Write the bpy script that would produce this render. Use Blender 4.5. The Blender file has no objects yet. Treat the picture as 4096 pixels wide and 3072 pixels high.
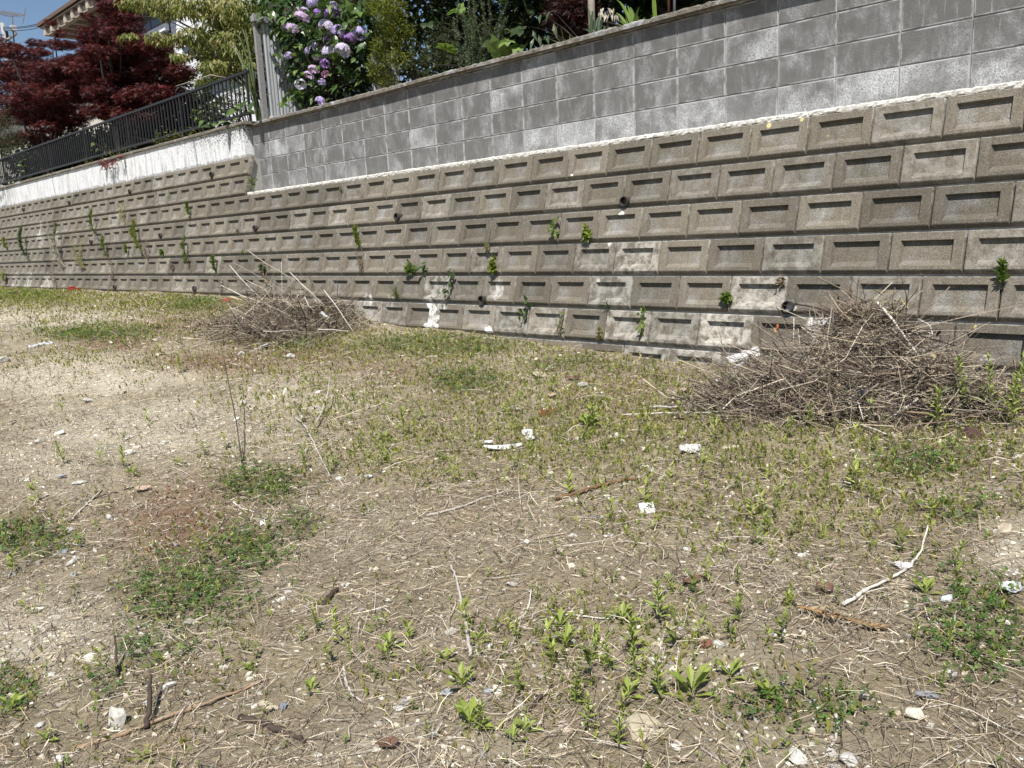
import bpy, math, random
import numpy as np
from mathutils import Vector, Matrix
rng = np.random.default_rng(11); random.seed(5)
SC = bpy.context.scene; COL = SC.collection
# ------------------------------------------------------------------ camera
CAM = np.array([1.1279, -4.9349, 0.3311]); FPX = 3211.74
RT = np.array([0.7188, 0.6936, -0.0470]); UP = np.array([-0.0929, 0.1628, 0.9823]); FW = np.array([-0.6890, 0.7017, -0.1815])
FW /= np.linalg.norm(FW); RT -= FW * (RT @ FW); RT /= np.linalg.norm(RT); UP = np.cross(RT, FW)
cd = bpy.data.cameras.new('camera'); co = bpy.data.objects.new('camera', cd); COL.objects.link(co)
cd.sensor_width = 36; cd.lens = FPX / 4096 * 36; cd.clip_start = 0.05; cd.clip_end = 2000
co.matrix_world = Matrix(((RT[0], UP[0], -FW[0], CAM[0]), (RT[1], UP[1], -FW[1], CAM[1]), (RT[2], UP[2], -FW[2], CAM[2]), (0, 0, 0, 1)))
SC.camera = co
# ------------------------------------------------------------------ light
EL, AZ = math.radians(57), math.radians(33)
W = bpy.data.worlds.new('World'); SC.world = W; W.use_nodes = True
wn = W.node_tree; bg = wn.nodes['Background']; sky = wn.nodes.new('ShaderNodeTexSky')
sky.sky_type = 'NISHITA'; sky.sun_disc = False; sky.sun_elevation = EL; sky.sun_rotation = math.pi - AZ
sky.air_density = 1.0; sky.dust_density = 0.2; sky.ozone_density = 2.2
wn.links.new(sky.outputs[0], bg.inputs[0]); bg.inputs[1].default_value = 0.065
sl = bpy.data.lights.new('sun', 'SUN'); so = bpy.data.objects.new('sun', sl); COL.objects.link(so)
sl.energy = 5.0; sl.angle = math.radians(0.5); sl.color = (1.0, 0.955, 0.89)
SUN = Vector((math.cos(EL) * math.sin(AZ), -math.cos(EL) * math.cos(AZ), math.sin(EL)))
so.rotation_euler = (-SUN).to_track_quat('-Z', 'Y').to_euler()
SC.view_settings.view_transform = 'Standard'; SC.view_settings.look = 'None'
SC.view_settings.exposure = 0.64; SC.view_settings.gamma = 1
SC.render.engine = 'CYCLES'
SC.cycles.max_bounces = 6; SC.cycles.diffuse_bounces = 2; SC.cycles.transparent_max_bounces = 8
# ------------------------------------------------------------------ pixels of the photograph -> places in the world
S = 1024 / 2212; KD = 4096 / 2212
TH = 0.26889; HB = 0.2588; ZC = 1.0527      # batter of the lower wall, course height, base of the upper wall
ST, CT = math.sin(TH), math.cos(TH)
CR = {1: (0, 0), 2: (1024, 0), 3: (2048, 0), 4: (3072, 0), 5: (0, 700), 6: (1024, 700), 7: (2048, 700), 8: (3072, 700),
      11: (0, 1400), 12: (1024, 1400), 13: (2048, 1400)}
def z(c, x, y): return (CR[c][0] + x * S, CR[c][1] + y * S)          # crop pixel -> photo pixel
def dd(x, y): return (x * KD, y * KD)
def c8(x, y): return (800 + x * 700 / 1270, 1000 + y * 700 / 1270)
def c4(x, y): return (2800 + x * 1296 / 2212, 1150 + y * 1296 / 2212)
def g5(x, y): return (x * 1365 / 1270, 2168 + y * 1365 / 1270)
def g6(x, y): return (1365 + x * 1365 / 1270, 2168 + y * 1365 / 1270)
def g7(x, y): return (2730 + x * 1366 / 1270, 2048 + y * 1366 / 1270)
def ray(p): return FW + RT * (p[0] - 2048) / FPX - UP * (p[1] - 1536) / FPX
def hit(p, p0, n):
    d = ray(p); t = ((np.array(p0) - CAM) @ n) / (d @ n); return CAM + t * d
def low(p): return hit(p, (0, 0, 0), np.array([0, -CT, ST]))
def at(p, y): return hit(p, (0, y, 0), np.array([0, -1.0, 0]))
def atx(p, x): return hit(p, (x, 0, 0), np.array([1.0, 0, 0]))
WX = [-30, -9.2, -7.5, -6.4, -5.5, -4.8, -4.2, -3.3, -2.8, -2.2, -1.6, 0, 3]
WZ = [-.27, -.23, -.27, -.33, -.43, -.475, -.488, -.519, -.552, -.577, -.567, -.558, -.56]
def vnoise(x, y, s, seed):
    x = np.asarray(x, float) * s + seed * 17.3; y = np.asarray(y, float) * s + seed * 5.1
    xi = np.floor(x); yi = np.floor(y); xf = x - xi; yf = y - yi
    h = lambda a, b: np.modf(np.abs(np.sin(a * 127.1 + b * 311.7 + seed * 74.7) * 43758.5453))[0]
    u = xf * xf * (3 - 2 * xf); v = yf * yf * (3 - 2 * yf)
    return (h(xi, yi) * (1 - u) + h(xi + 1, yi) * u) * (1 - v) + (h(xi, yi + 1) * (1 - u) + h(xi + 1, yi + 1) * u) * v
def fbm(x, y, s, seed): return (vnoise(x, y, s, seed) + .5 * vnoise(x, y, 2.1 * s, seed + 1) + .25 * vnoise(x, y, 4.3 * s, seed + 2)) / 1.75
def gz(x, y):
    x = np.asarray(x, float); y = np.asarray(y, float)
    w = np.interp(x, WX, WZ)
    s = np.minimum(y, 0); s = np.where(s < -6, -6 + (s + 6) * .1, s)
    g = w + .085 * s + .05 * (fbm(x, y, 1.1, 3) - .5) + .028 * (fbm(x, y, 5, 8) - .5) + .012 * (vnoise(x, y, 17, 4) - .5)
    far = np.maximum(np.abs(x + 8) - 30, 0)
    return g - np.minimum(far * .01, .5)
def gnd(p):
    d = ray(p); t = 3.0
    for _ in range(40):
        P = CAM + t * d; t += (P[2] - gz(P[0], P[1])) / max(-d[2], .05) * .6
    P = CAM + t * d; P[2] = gz(P[0], P[1]); return P
def proj(P):
    d = P - CAM; c = np.maximum(d @ FW, .05)
    return (2048 + FPX * (d @ RT) / c) / KD, (1536 - FPX * (d @ UP) / c) / KD
# ------------------------------------------------------------------ materials
class G:
    def __init__(s, name):
        s.m = bpy.data.materials.new(name); s.m.use_nodes = True; s.t = s.m.node_tree; s.n = s.t.nodes; s.n.clear()
        s.out = s.n.new('ShaderNodeOutputMaterial'); s.b = s.n.new('ShaderNodeBsdfPrincipled')
        s.t.links.new(s.b.outputs[0], s.out.inputs[0]); s.b.inputs['Specular IOR Level'].default_value = .3
        s.b.inputs['Roughness'].default_value = .9
    def node(s, ty, **k):
        n = s.n.new(ty)
        for a, v in k.items(): setattr(n, a, v)
        return n
    def inp(s, sock, v):
        if isinstance(v, bpy.types.NodeSocket): s.t.links.new(v, sock)
        elif isinstance(v, (tuple, list)) and len(v) == 3 and sock.type == 'RGBA': sock.default_value = (*v, 1)
        else: sock.default_value = v
    def pos(s): return s.node('ShaderNodeNewGeometry').outputs['Position']
    def obj(s): return s.node('ShaderNodeTexCoord').outputs['Object']
    def rand(s): return s.node('ShaderNodeObjectInfo').outputs['Random']
    def ocol(s): 
        c = s.node('ShaderNodeSeparateColor'); s.inp(c.inputs[0], s.node('ShaderNodeObjectInfo').outputs['Color']); return c.outputs
    def attr(s, name): return s.node('ShaderNodeAttribute', attribute_name=name)
    def noise(s, scale, vec=None, detail=3, rough=.55, dist=0):
        n = s.node('ShaderNodeTexNoise'); n.inputs['Scale'].default_value = scale; n.inputs['Detail'].default_value = detail
        n.inputs['Roughness'].default_value = rough; n.inputs['Distortion'].default_value = dist
        if vec is not None: s.inp(n.inputs['Vector'], vec)
        return n.outputs['Fac']
    def vmul(s, v, k):
        n = s.node('ShaderNodeVectorMath', operation='MULTIPLY'); s.inp(n.inputs[0], v); s.inp(n.inputs[1], k); return n.outputs[0]
    def vadd(s, v, k):
        n = s.node('ShaderNodeVectorMath', operation='ADD'); s.inp(n.inputs[0], v); s.inp(n.inputs[1], k); return n.outputs[0]
    def ma(s, op, a, b=0.0, clamp=False):
        n = s.node('ShaderNodeMath', operation=op); n.use_clamp = clamp; s.inp(n.inputs[0], a); s.inp(n.inputs[1], b); return n.outputs[0]
    def step(s, f, a, b):
        n = s.node('ShaderNodeMapRange'); s.inp(n.inputs[0], f); n.inputs[1].default_value = a; n.inputs[2].default_value = b
        n.interpolation_type = 'SMOOTHSTEP'; return n.outputs[0]
    def mix(s, f, a, b, ty='MIX'):
        n = s.node('ShaderNodeMix', data_type='RGBA', blend_type=ty); s.inp(n.inputs[0], f); s.inp(n.inputs[6], a); s.inp(n.inputs[7], b); return n.outputs[2]
    def blobs(s, pts, jit=.0):
        p = s.pos(); p = s.vadd(p, s.vmul(s.node('ShaderNodeTexNoise').outputs['Color'], (jit, jit, jit))) if jit else p
        acc = None
        for (c, r) in pts:
            n = s.node('ShaderNodeVectorMath', operation='DISTANCE'); s.inp(n.inputs[0], p); n.inputs[1].default_value = tuple(c)
            f = s.step(n.outputs['Value'], r, r * .7)
            acc = f if acc is None else s.ma('MAXIMUM', acc, f)
        return acc
    def col(s, c): s.inp(s.b.inputs['Base Color'], c); return s
    def rough(s, r): s.inp(s.b.inputs['Roughness'], r); return s
    def bump(s, h, strength=.5, dist=.01):
        n = s.node('ShaderNodeBump'); n.inputs['Strength'].default_value = strength; n.inputs['Distance'].default_value = dist
        s.inp(n.inputs['Height'], h); s.t.links.new(n.outputs[0], s.b.inputs['Normal']); return s
def plain(name, c, rough=.85, var=.25, scale=30, bump=0, metal=0):
    g = G(name); f = g.noise(scale, g.obj(), 4)
    g.col(g.mix(f, tuple(v * (1 - var) for v in c), tuple(min(1, v * (1 + var)) for v in c))).rough(rough)
    g.b.inputs['Metallic'].default_value = metal
    if bump: g.bump(f, bump, .004)
    return g.m
def leafmat(name, trans=.35, spec=.35, rough=.5):
    g = G(name); c = g.attr('Col').outputs['Color']
    n = g.noise(60, g.obj(), 2); c = g.mix(.35, c, g.mix(n, (0, 0, 0), g.mix(1, c, (2, 2, 2), 'MULTIPLY')))
    g.col(c).rough(rough); g.b.inputs['Specular IOR Level'].default_value = spec
    t = g.node('ShaderNodeBsdfTranslucent'); g.inp(t.inputs[0], g.mix(1, c, (1.15, 1.25, .7), 'MULTIPLY'))
    m = g.node('ShaderNodeMixShader'); m.inputs[0].default_value = trans
    g.t.links.new(g.b.outputs[0], m.inputs[1]); g.t.links.new(t.outputs[0], m.inputs[2]); g.t.links.new(m.outputs[0], g.out.inputs[0])
    return g.m
M = {}
# lower retaining blocks: brown grey aggregate concrete with a greyer recess and limey bloom
lich = [(low(z(4, 500, 1160)), .036), (low(z(4, 715, 1148)), .024), (low(z(4, 690, 1182)), .014), (low(z(4, 1060, 1040)), .018), (low(z(4, 10, 1085)), .02),
        (low(z(4, 295, 1035)), .015), (low(z(3, 1880, 1245)), .022), (low(z(3, 1415, 1325)), .014), (low(z(8, 1790, 1310)), .012)]
lime = [(low(z(6, 1550, 1130)), .065), (low(z(6, 1530, 1210)), .075), (low(z(6, 1545, 1270)), .07), (low(z(6, 1520, 1070)), .06), (low(z(6, 1505, 1160)), .05), (low(z(6, 1585, 1200)), .05), (low(z(6, 1575, 1280)), .05), (low(z(6, 1500, 1260)), .05), (low(z(6, 2030, 1310)), .06), (low(z(8, 480, 1260)), .07),
        (low(z(8, 430, 1235)), .05), (low(z(8, 1940, 1420)), .05), (low(z(8, 1960, 1500)), .05), (low(z(8, 660, 900)), .025), (low(z(7, 780, 885)), .03),
        (low(z(8, 240, 1090)), .05), (low(z(8, 540, 1270)), .05), (low(z(7, 880, 540)), .035), (low(z(7, 980, 300)), .035), (low(z(3, 550, 1470)), .02)]
g = G('retaining_concrete'); P = g.pos(); rec = g.attr('rec').outputs['Fac']; edg = g.attr('edg').outputs['Fac']; oc = g.ocol(); rd = g.rand()
off = g.vadd(P, g.vmul(g.node('ShaderNodeCombineXYZ').outputs[0], (1, 1, 1)))
cx = g.node('ShaderNodeCombineXYZ'); g.inp(cx.inputs[0], g.ma('MULTIPLY', rd, 37.)); g.inp(cx.inputs[2], g.ma('MULTIPLY', rd, 91.)); Pr = g.vadd(P, cx.outputs[0])
fine = g.noise(420, P, 2, .7); grit = g.noise(130, P, 3, .7); med = g.noise(9, Pr, 5, .62); big = g.noise(1.3, P, 3)
c = g.mix(med, (.112, .098, .078), (.182, .163, .132))
c = g.mix(g.step(grit, .38, .68), g.mix(1, c, (.68, .67, .65), 'MULTIPLY'), g.mix(1, c, (1.32, 1.3, 1.25), 'MULTIPLY'))
c = g.mix(g.ma('MULTIPLY', g.step(fine, .60, .72), .6), c, (.40, .37, .31))
c = g.mix(g.ma('MULTIPLY', g.step(fine, .40, .30), .6), c, (.06, .055, .045))
strk = g.noise(1, g.vmul(Pr, (34, 8, 5)), 4, .65)
c = g.mix(g.ma('MULTIPLY', rec, g.ma('MULTIPLY', g.step(g.noise(6, Pr, 4), .42, .72), g.step(grit, .25, .7))), c, g.mix(strk, (.14, .137, .13), (.36, .365, .36)))
c = g.mix(g.ma('MULTIPLY', g.step(strk, .60, .78), .45), c, (.36, .345, .31))
c = g.mix(g.ma('MULTIPLY', g.step(strk, .42, .26), .55), c, (.07, .062, .05))
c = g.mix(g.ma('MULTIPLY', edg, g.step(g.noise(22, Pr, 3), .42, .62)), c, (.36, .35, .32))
pale = g.ma('MULTIPLY', oc[0], g.step(g.noise(16, P, 5, .7), .38, .62))
c = g.mix(pale, c, (.44, .42, .375))
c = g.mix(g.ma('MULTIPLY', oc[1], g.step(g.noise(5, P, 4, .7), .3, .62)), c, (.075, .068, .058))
faint = g.blobs([(low(z(5, x_, y_)), r_) for x_, y_, r_ in ((350, 450, .22), (370, 540, .2), (480, 530, .22), (130, 920, .3), (250, 920, .3), (400, 930, .3))] + [(low(z(6, x_, y_)), r_) for x_, y_, r_ in ((1000, 1040, .1), (1180, 1050, .1), (2110, 920, .12), (1650, 1060, .1))], .1); c = g.mix(g.ma('MULTIPLY', faint, g.ma('MULTIPLY', g.step(g.noise(1, g.vmul(P, (14, 14, 3)), 4, .7), .42, .66), .75)), c, (.58, .57, .54))
bl = g.blobs(lime, .06); c = g.mix(g.ma('MULTIPLY', bl, g.step(g.noise(14, P, 4, .7), .30, .55)), c, (.70, .69, .66))
ll = g.blobs(lich); c = g.mix(g.ma('MULTIPLY', ll, g.step(g.noise(130, P, 3), .32, .5)), c, (.50, .42, .20))
tone = g.ma('ADD', g.ma('MULTIPLY', rd, .46), g.ma('ADD', .52, g.ma('MULTIPLY', big, .50)))
tc = g.node('ShaderNodeCombineXYZ'); [g.inp(tc.inputs[i], tone) for i in range(3)]
c = g.mix(1, c, tc.outputs[0], 'MULTIPLY')
g.col(c).rough(.95).bump(g.ma('ADD', g.ma('MULTIPLY', fine, .5), g.ma('ADD', grit, g.ma('MULTIPLY', med, .6))), .55, .006); M['low'] = g.m
# upper plain grey blocks with lime bloom that differs block by block
g = G('grey_block'); P = g.pos(); rd = g.rand(); oc = g.ocol()
cx = g.node('ShaderNodeCombineXYZ'); g.inp(cx.inputs[0], g.ma('MULTIPLY', rd, 57.)); g.inp(cx.inputs[2], g.ma('MULTIPLY', rd, 23.)); Pr = g.vadd(P, cx.outputs[0])
fine = g.noise(260, P, 2, .7); pit = g.noise(110, P, 3, .7); med = g.noise(5.0, g.vmul(Pr, (1, 1, .6)), 7, .68, .5); big = g.noise(2.2, P, 3)
c = g.mix(g.noise(11, Pr, 3), (.098, .0965, .094), (.155, .151, .146))
bloom = g.ma('MULTIPLY', g.step(med, .44, .80), g.step(pit, .2, .8))
bloom = g.ma('ADD', bloom, g.ma('MULTIPLY', oc[0], g.ma('MULTIPLY', g.step(g.noise(4, Pr, 3), .30, .72), g.step(pit, .2, .75))), True)
c = g.mix(bloom, c, (.52, .53, .545))
strk = g.noise(1, g.vmul(Pr, (40, 9, 4)), 4, .65); c = g.mix(g.ma('MULTIPLY', g.step(strk, .58, .76), .5), c, (.40, .41, .43))
c = g.mix(g.ma('MULTIPLY', g.step(strk, .42, .3), .4), c, (.075, .072, .07))
c = g.mix(g.ma('MULTIPLY', g.step(pit, .38, .28), .7), c, (.05, .05, .05))
ed = g.attr('edg').outputs['Fac']; c = g.mix(g.ma('MULTIPLY', ed, g.ma('MULTIPLY', g.step(g.noise(9, Pr, 3), .38, .6), .9)), c, (.38, .38, .385))
g.col(c).rough(.95).bump(g.ma('ADD', pit, g.ma('MULTIPLY', fine, .6)), .5, .005); M['cb'] = g.m
g = G('mortar'); P = g.pos(); f = g.noise(60, P, 4); g.col(g.mix(f, (.20, .195, .185), (.42, .41, .39))).bump(f, .6, .006); M['mortar'] = g.m
g = G('lime_mortar'); P = g.pos(); f = g.noise(45, P, 5, .7); g.col(g.mix(g.step(f, .3, .6), (.38, .36, .31), (.72, .70, .65))).bump(f, .8, .012); M['fillet'] = g.m
g = G('coping_concrete'); P = g.pos(); f = g.noise(70, P, 5, .7); m_ = g.noise(5, P, 4)
c = g.mix(f, (.10, .09, .075), (.31, .28, .23)); c = g.mix(g.ma('MULTIPLY', g.step(m_, .52, .68), .8), c, (.42, .44, .45))
g.col(c).bump(g.ma('ADD', f, g.noise(180, P, 2)), .9, .012); M['cap'] = g.m
g = G('white_render'); P = g.pos(); f = g.noise(90, P, 4, .7); st = g.noise(1, g.vmul(P, (16, 16, 2.2)), 5, .7); sp = g.noise(45, P, 3, .75)
zz = g.node('ShaderNodeSeparateXYZ'); g.inp(zz.inputs[0], P)
c = g.mix(g.noise(3, P, 4), (.60, .61, .62), (.72, .73, .74)); c = g.mix(g.ma('MULTIPLY', g.step(st, .46, .70), .8), c, (.34, .335, .33)); c = g.mix(g.ma('MULTIPLY', g.step(g.noise(1, g.vmul(P, (5, 5, .5)), 4, .7), .58, .68), .7), c, (.16, .16, .165))  # grey vertical streaks and broader dark bands down the wall
xr = g.step(zz.outputs[0], -12.5, -8.7); top = g.step(zz.outputs[2], 1.55, 1.88)
c = g.mix(g.ma('MULTIPLY', g.step(g.ma('ADD', sp, g.ma('MULTIPLY', g.ma('MULTIPLY', xr, top), .16)), .60, .70), .9), c, (.05, .05, .045))
c = g.mix(g.ma('MULTIPLY', g.step(g.ma('SUBTRACT', g.noise(14, P, 4), g.ma('MULTIPLY', g.step(zz.outputs[2], 1.495, 1.56), .36)), .28, .42), .6), c, (.12, .115, .10))
far = g.ma('MULTIPLY', g.step(zz.outputs[0], -18.4, -20.5), g.step(g.noise(6, P, 4), .42, .58)); c = g.mix(far, c, (.10, .105, .10))
g.col(c).bump(f, .5, .005); M['white'] = g.m
# ground: colour from the soil patches built into the sheet
g = G('lot_ground'); P = g.pos(); c = g.attr('Col').outputs['Color']; f = g.noise(38, P, 8, .78); h = g.noise(210, P, 4, .75); vo = g.node('ShaderNodeTexVoronoi'); vo.inputs['Scale'].default_value = 60; g.inp(vo.inputs['Vector'], P)
c = g.mix(1, c, g.mix(f, (.42, .40, .38), (1.5, 1.5, 1.5)), 'MULTIPLY'); c = g.mix(g.ma('MULTIPLY', g.step(h, .55, .66), .6), c, (.50, .45, .36)); c = g.mix(g.ma('MULTIPLY', g.step(h, .42, .3), .6), c, (.07, .055, .04))
g.col(c).rough(1).bump(g.ma('ADD', f, g.ma('SUBTRACT', h, g.ma('MULTIPLY', vo.outputs['Distance'], .8))), .8, .02); M['ground'] = g.m
g = G('garden_soil'); f = g.noise(9, g.pos(), 5); g.col(g.mix(f, (.05, .04, .03), (.14, .11, .08))); M['soil'] = g.m
def attrmat(name, rough=.9, spec=.2, bump=0):
    g = G(name); c = g.attr('Col').outputs['Color']; n = g.noise(90, g.obj(), 3); g.col(g.mix(n, g.mix(1, c, (.55, .55, .55), 'MULTIPLY'), g.mix(1, c, (1.3, 1.3, 1.3), 'MULTIPLY'))).rough(rough)
    g.b.inputs['Specular IOR Level'].default_value = spec
    if bump: g.bump(n, bump, .004)
    return g.m
M['leaf'] = leafmat('leaf'); M['gloss'] = leafmat('glossy_leaf', .25, .5, .35); M['maple'] = leafmat('red_leaf', .25, .3, .5); M['dry'] = attrmat('dry_stalk'); M['stone'] = attrmat('stone', .9, .25, .7)
M['petal'] = leafmat('petal', .3, .2, .7)
M['bark'] = plain('bark', (.035, .029, .024), .95, .5, 40, .8); M['palebark'] = plain('pale_bark', (.30, .26, .21), .95, .6, 60, .6)
M['iron'] = plain('dark_iron', (.022, .022, .024), .45, .2, 20); M['oldwood'] = plain('weathered_wood', (.22, .22, .22), .9, .45, 35, .6)
g = G('corrugated_steel'); P = g.pos(); f = g.noise(14, g.vmul(P, (1, 1, .25)), 5); g.col(g.mix(f, (.36, .38, .41), (.56, .58, .61))).rough(.55); g.b.inputs['Metallic'].default_value = .25; M['steel'] = g.m
M['pipe'] = plain('brown_drain_pipe', (.05, .042, .038), .6, .4, 30, .3); M['clay'] = plain('clay_inside', (.20, .07, .045), .9, .3, 40)
M['plastic'] = plain('white_plastic', (.46, .465, .47), .4, .05, 15, .15); M['greyplastic'] = plain('grey_plastic', (.42, .43, .46), .4, .08, 15)
M['cloth'] = plain('white_sheet', (.46, .455, .44), .8, .12, 40, .5); M['red'] = plain('red_plastic', (.28, .03, .02), .6, .25, 30); M['rust'] = plain('rusty_metal', (.13, .05, .025), .9, .4, 70, .6)
M['film'] = plain('clear_film', (.38, .39, .40), .25, .1, 20); M['black'] = plain('black_plastic', (.012, .012, .013), .5, .2, 30)
M['siding'] = plain('cream_siding', (.50, .47, .42), .8, .08, 8); M['whiteboard'] = plain('white_siding', (.78, .79, .82), .7, .04, 8); M['eave'] = plain('eave_timber', (.42, .36, .30), .85, .15, 15)
M['roof'] = plain('brown_roof', (.12, .085, .065), .85, .25, 25); M['gutter'] = plain('maroon_gutter', (.13, .03, .03), .5, .15, 20); M['bluegrey'] = plain('slate_blue_trim', (.06, .075, .10), .5, .15, 20)
g = G('window_glass'); g.col((.06, .065, .07)).rough(.08); g.b.inputs['Specular IOR Level'].default_value = .6; M['glass'] = g.m
M['polecon'] = plain('pole_concrete', (.28, .28, .28), .85, .1, 20); M['alu'] = plain('aluminium', (.10, .10, .11), .5, .1, 20)
# ------------------------------------------------------------------ mesh helpers
class MB:
    def __init__(s): s.v = []; s.f3 = []; s.f4 = []; s.c = []; s.n = 0
    def add(s, V, F3=None, F4=None, col=None):
        V = np.asarray(V, float).reshape(-1, 3)
        if F3 is not None and len(F3): s.f3.append(np.asarray(F3, int).reshape(-1, 3) + s.n)
        if F4 is not None and len(F4): s.f4.append(np.asarray(F4, int).reshape(-1, 4) + s.n)
        c = np.ones((len(V), 3)) * .5 if col is None else np.broadcast_to(np.asarray(col, float), (len(V), 3))
        s.v.append(V); s.c.append(c); s.n += len(V); return s
    def mesh(s, name, mat=None, smooth=False, color=True):
        V = np.concatenate(s.v) if s.v else np.zeros((0, 3)); f3 = np.concatenate(s.f3) if s.f3 else np.zeros((0, 3), int); f4 = np.concatenate(s.f4) if s.f4 else np.zeros((0, 4), int)
        me = bpy.data.meshes.new(name); me.vertices.add(len(V)); me.vertices.foreach_set('co', V.astype(np.float32).ravel())
        nl = f3.size + f4.size; me.loops.add(nl); me.loops.foreach_set('vertex_index', np.concatenate([f3.ravel(), f4.ravel()]).astype(np.int32))
        me.polygons.add(len(f3) + len(f4)); ls = np.concatenate([np.arange(len(f3)) * 3, f3.size + np.arange(len(f4)) * 4]).astype(np.int32)
        me.polygons.foreach_set('loop_start', ls)
        if color:
            C = np.concatenate(s.c); a = me.attributes.new('Col', 'FLOAT_COLOR', 'POINT'); a.data.foreach_set('color', np.concatenate([C, np.ones((len(C), 1))], 1).astype(np.float32).ravel())
        me.update(calc_edges=True); me.validate()
        me.polygons.foreach_set('use_smooth', np.full(len(me.polygons), smooth))
        if mat: me.materials.append(mat)
        return me
def link(name, me, parent=None, loc=(0, 0, 0), rot=(0, 0, 0), scale=None):
    o = bpy.data.objects.new(name, me); COL.objects.link(o); o.location = loc; o.rotation_euler = rot
    if scale is not None: o.scale = scale
    if parent is not None: o.parent = parent
    return o
def tag(o, label=None, cat=None, group=None, kind=None):
    if label: o['label'] = label
    if cat: o['category'] = cat
    if group: o['group'] = group
    if kind: o['kind'] = kind
    return o
def thing(name, label, cat, loc=(0, 0, 0), group=None, rz=0):
    return tag(link(name, None, None, tuple(float(v) for v in loc), (0, 0, rz)), label, cat, group)
BF = [(0, 3, 2, 1), (4, 5, 6, 7), (0, 1, 5, 4), (1, 2, 6, 5), (2, 3, 7, 6), (3, 0, 4, 7)]
def box(mb, x0, x1, y0, y1, z0, z1, col=None):
    return mb.add([(x0, y0, z0), (x1, y0, z0), (x1, y1, z0), (x0, y1, z0), (x0, y0, z1), (x1, y0, z1), (x1, y1, z1), (x0, y1, z1)], None, BF, col)
def tube(mb, pts, r, n=6, col=None, cap=True):
    pts = np.asarray(pts, float); k = len(pts); r = np.broadcast_to(np.asarray(r, float), (k,))
    T = np.gradient(pts, axis=0); T /= np.linalg.norm(T, axis=1)[:, None] + 1e-9
    ref = np.array([0, 0, 1.0]) if abs(T[0, 2]) < .9 else np.array([1.0, 0, 0])
    A = np.cross(T, ref); A /= np.linalg.norm(A, axis=1)[:, None] + 1e-9; B = np.cross(T, A)
    a = np.arange(n) * 2 * math.pi / n
    V = pts[:, None] + r[:, None, None] * (np.cos(a)[None, :, None] * A[:, None] + np.sin(a)[None, :, None] * B[:, None])
    F = [(i * n + j, i * n + (j + 1) % n, (i + 1) * n + (j + 1) % n, (i + 1) * n + j) for i in range(k - 1) for j in range(n)]
    V = V.reshape(-1, 3); F3 = []
    if cap:
        V = np.concatenate([V, pts[:1], pts[-1:]]); e = k * n
        F3 = [(e, (j + 1) % n, j) for j in range(n)] + [(e + 1, (k - 1) * n + j, (k - 1) * n + (j + 1) % n) for j in range(n)]
    return mb.add(V, F3, F, col)
def unit(v): return v / (np.linalg.norm(v, axis=-1, keepdims=True) + 1e-9)
def frames(D, Nn):
    y = unit(D); x = unit(np.cross(y, Nn)); zz = np.cross(x, y); return np.stack([x, y, zz], -1)     # columns
def scatter(mb, tv, tf3, tf4, Pn, R, s, col):
    tv = np.asarray(tv, float); n = len(Pn)
    if n == 0: return mb
    s = np.asarray(s, float); sv = s[:, None, None] if s.ndim == 1 else s[:, None, :]
    V = np.einsum('nij,nkj->nki', R, np.broadcast_to(tv[None], (n, *tv.shape)) * sv) + Pn[:, None]
    o = (np.arange(n) * len(tv))[:, None, None]
    C = np.repeat(np.asarray(col, float), len(tv), 0) if np.ndim(col) == 2 else col
    return mb.add(V.reshape(-1, 3), (np.asarray(tf3)[None] + o).reshape(-1, 3) if tf3 is not None else None, (np.asarray(tf4)[None] + o).reshape(-1, 4) if tf4 is not None else None, C)
def rdir(n, zs=1.0):
    v = rng.normal(size=(n, 3)); v[:, 2] *= zs; return unit(v)
LANCE = ([(0, 0, 0), (-.16, .4, .05), (0, .45, 0), (.16, .4, .05), (0, 1, -.12)], [(0, 2, 1), (0, 3, 2), (1, 2, 4), (2, 3, 4)], None)
NARROW = ([(0, 0, 0), (-.07, .45, .02), (0, .5, 0), (.07, .45, .02), (0, 1, -.1)], [(0, 2, 1), (0, 3, 2), (1, 2, 4), (2, 3, 4)], None)
OVAL = ([(0, 0, 0), (-.24, .25, .05), (-.27, .55, .05), (0, 1, -.15), (.27, .55, .05), (.24, .25, .05), (0, .5, 0)], [(0, 6, 1), (1, 6, 2), (2, 6, 3), (3, 6, 4), (4, 6, 5), (5, 6, 0)], None)
def maple_t():
    V = [(0, 0, 0)]; F = []
    for a, l in ((-1.75, .55), (-.85, .85), (0, 1), (.85, .85), (1.75, .55)):
        i = len(V); d = np.array([math.sin(a), math.cos(a), 0]); p = np.array([d[1], -d[0], 0])
        V += [tuple(d * l * .45 - p * .11), tuple(d * l - np.array([0, 0, .1])), tuple(d * l * .45 + p * .11)]; F.append((0, i + 2, i + 1, i))
    return V, None, F
MAPLE = maple_t()
def clover_t():
    V = [(0, 0, 0)]; F = []
    for a in (0, 2.1, -2.1):
        i = len(V); d = np.array([math.sin(a), math.cos(a), 0]); p = np.array([d[1], -d[0], 0])
        V += [tuple(d * .6 - p * .42 + (0, 0, .06)), tuple(d * 1.0), tuple(d * .6 + p * .42 + (0, 0, .06))]; F.append((0, i + 2, i + 1, i))
    return V, None, F
CLOVER = clover_t()
def cols(n, *cs, v=.25):
    a = np.array(cs); c = a[rng.integers(len(a), size=n)] * (1 + v * rng.uniform(-1, 1, (n, 1))); return np.clip(c, 0, 1)
def leaves(mb, t, Pn, D, Nn, s, col): return scatter(mb, t[0], t[1], t[2], Pn, frames(D, Nn), s, col)
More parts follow.
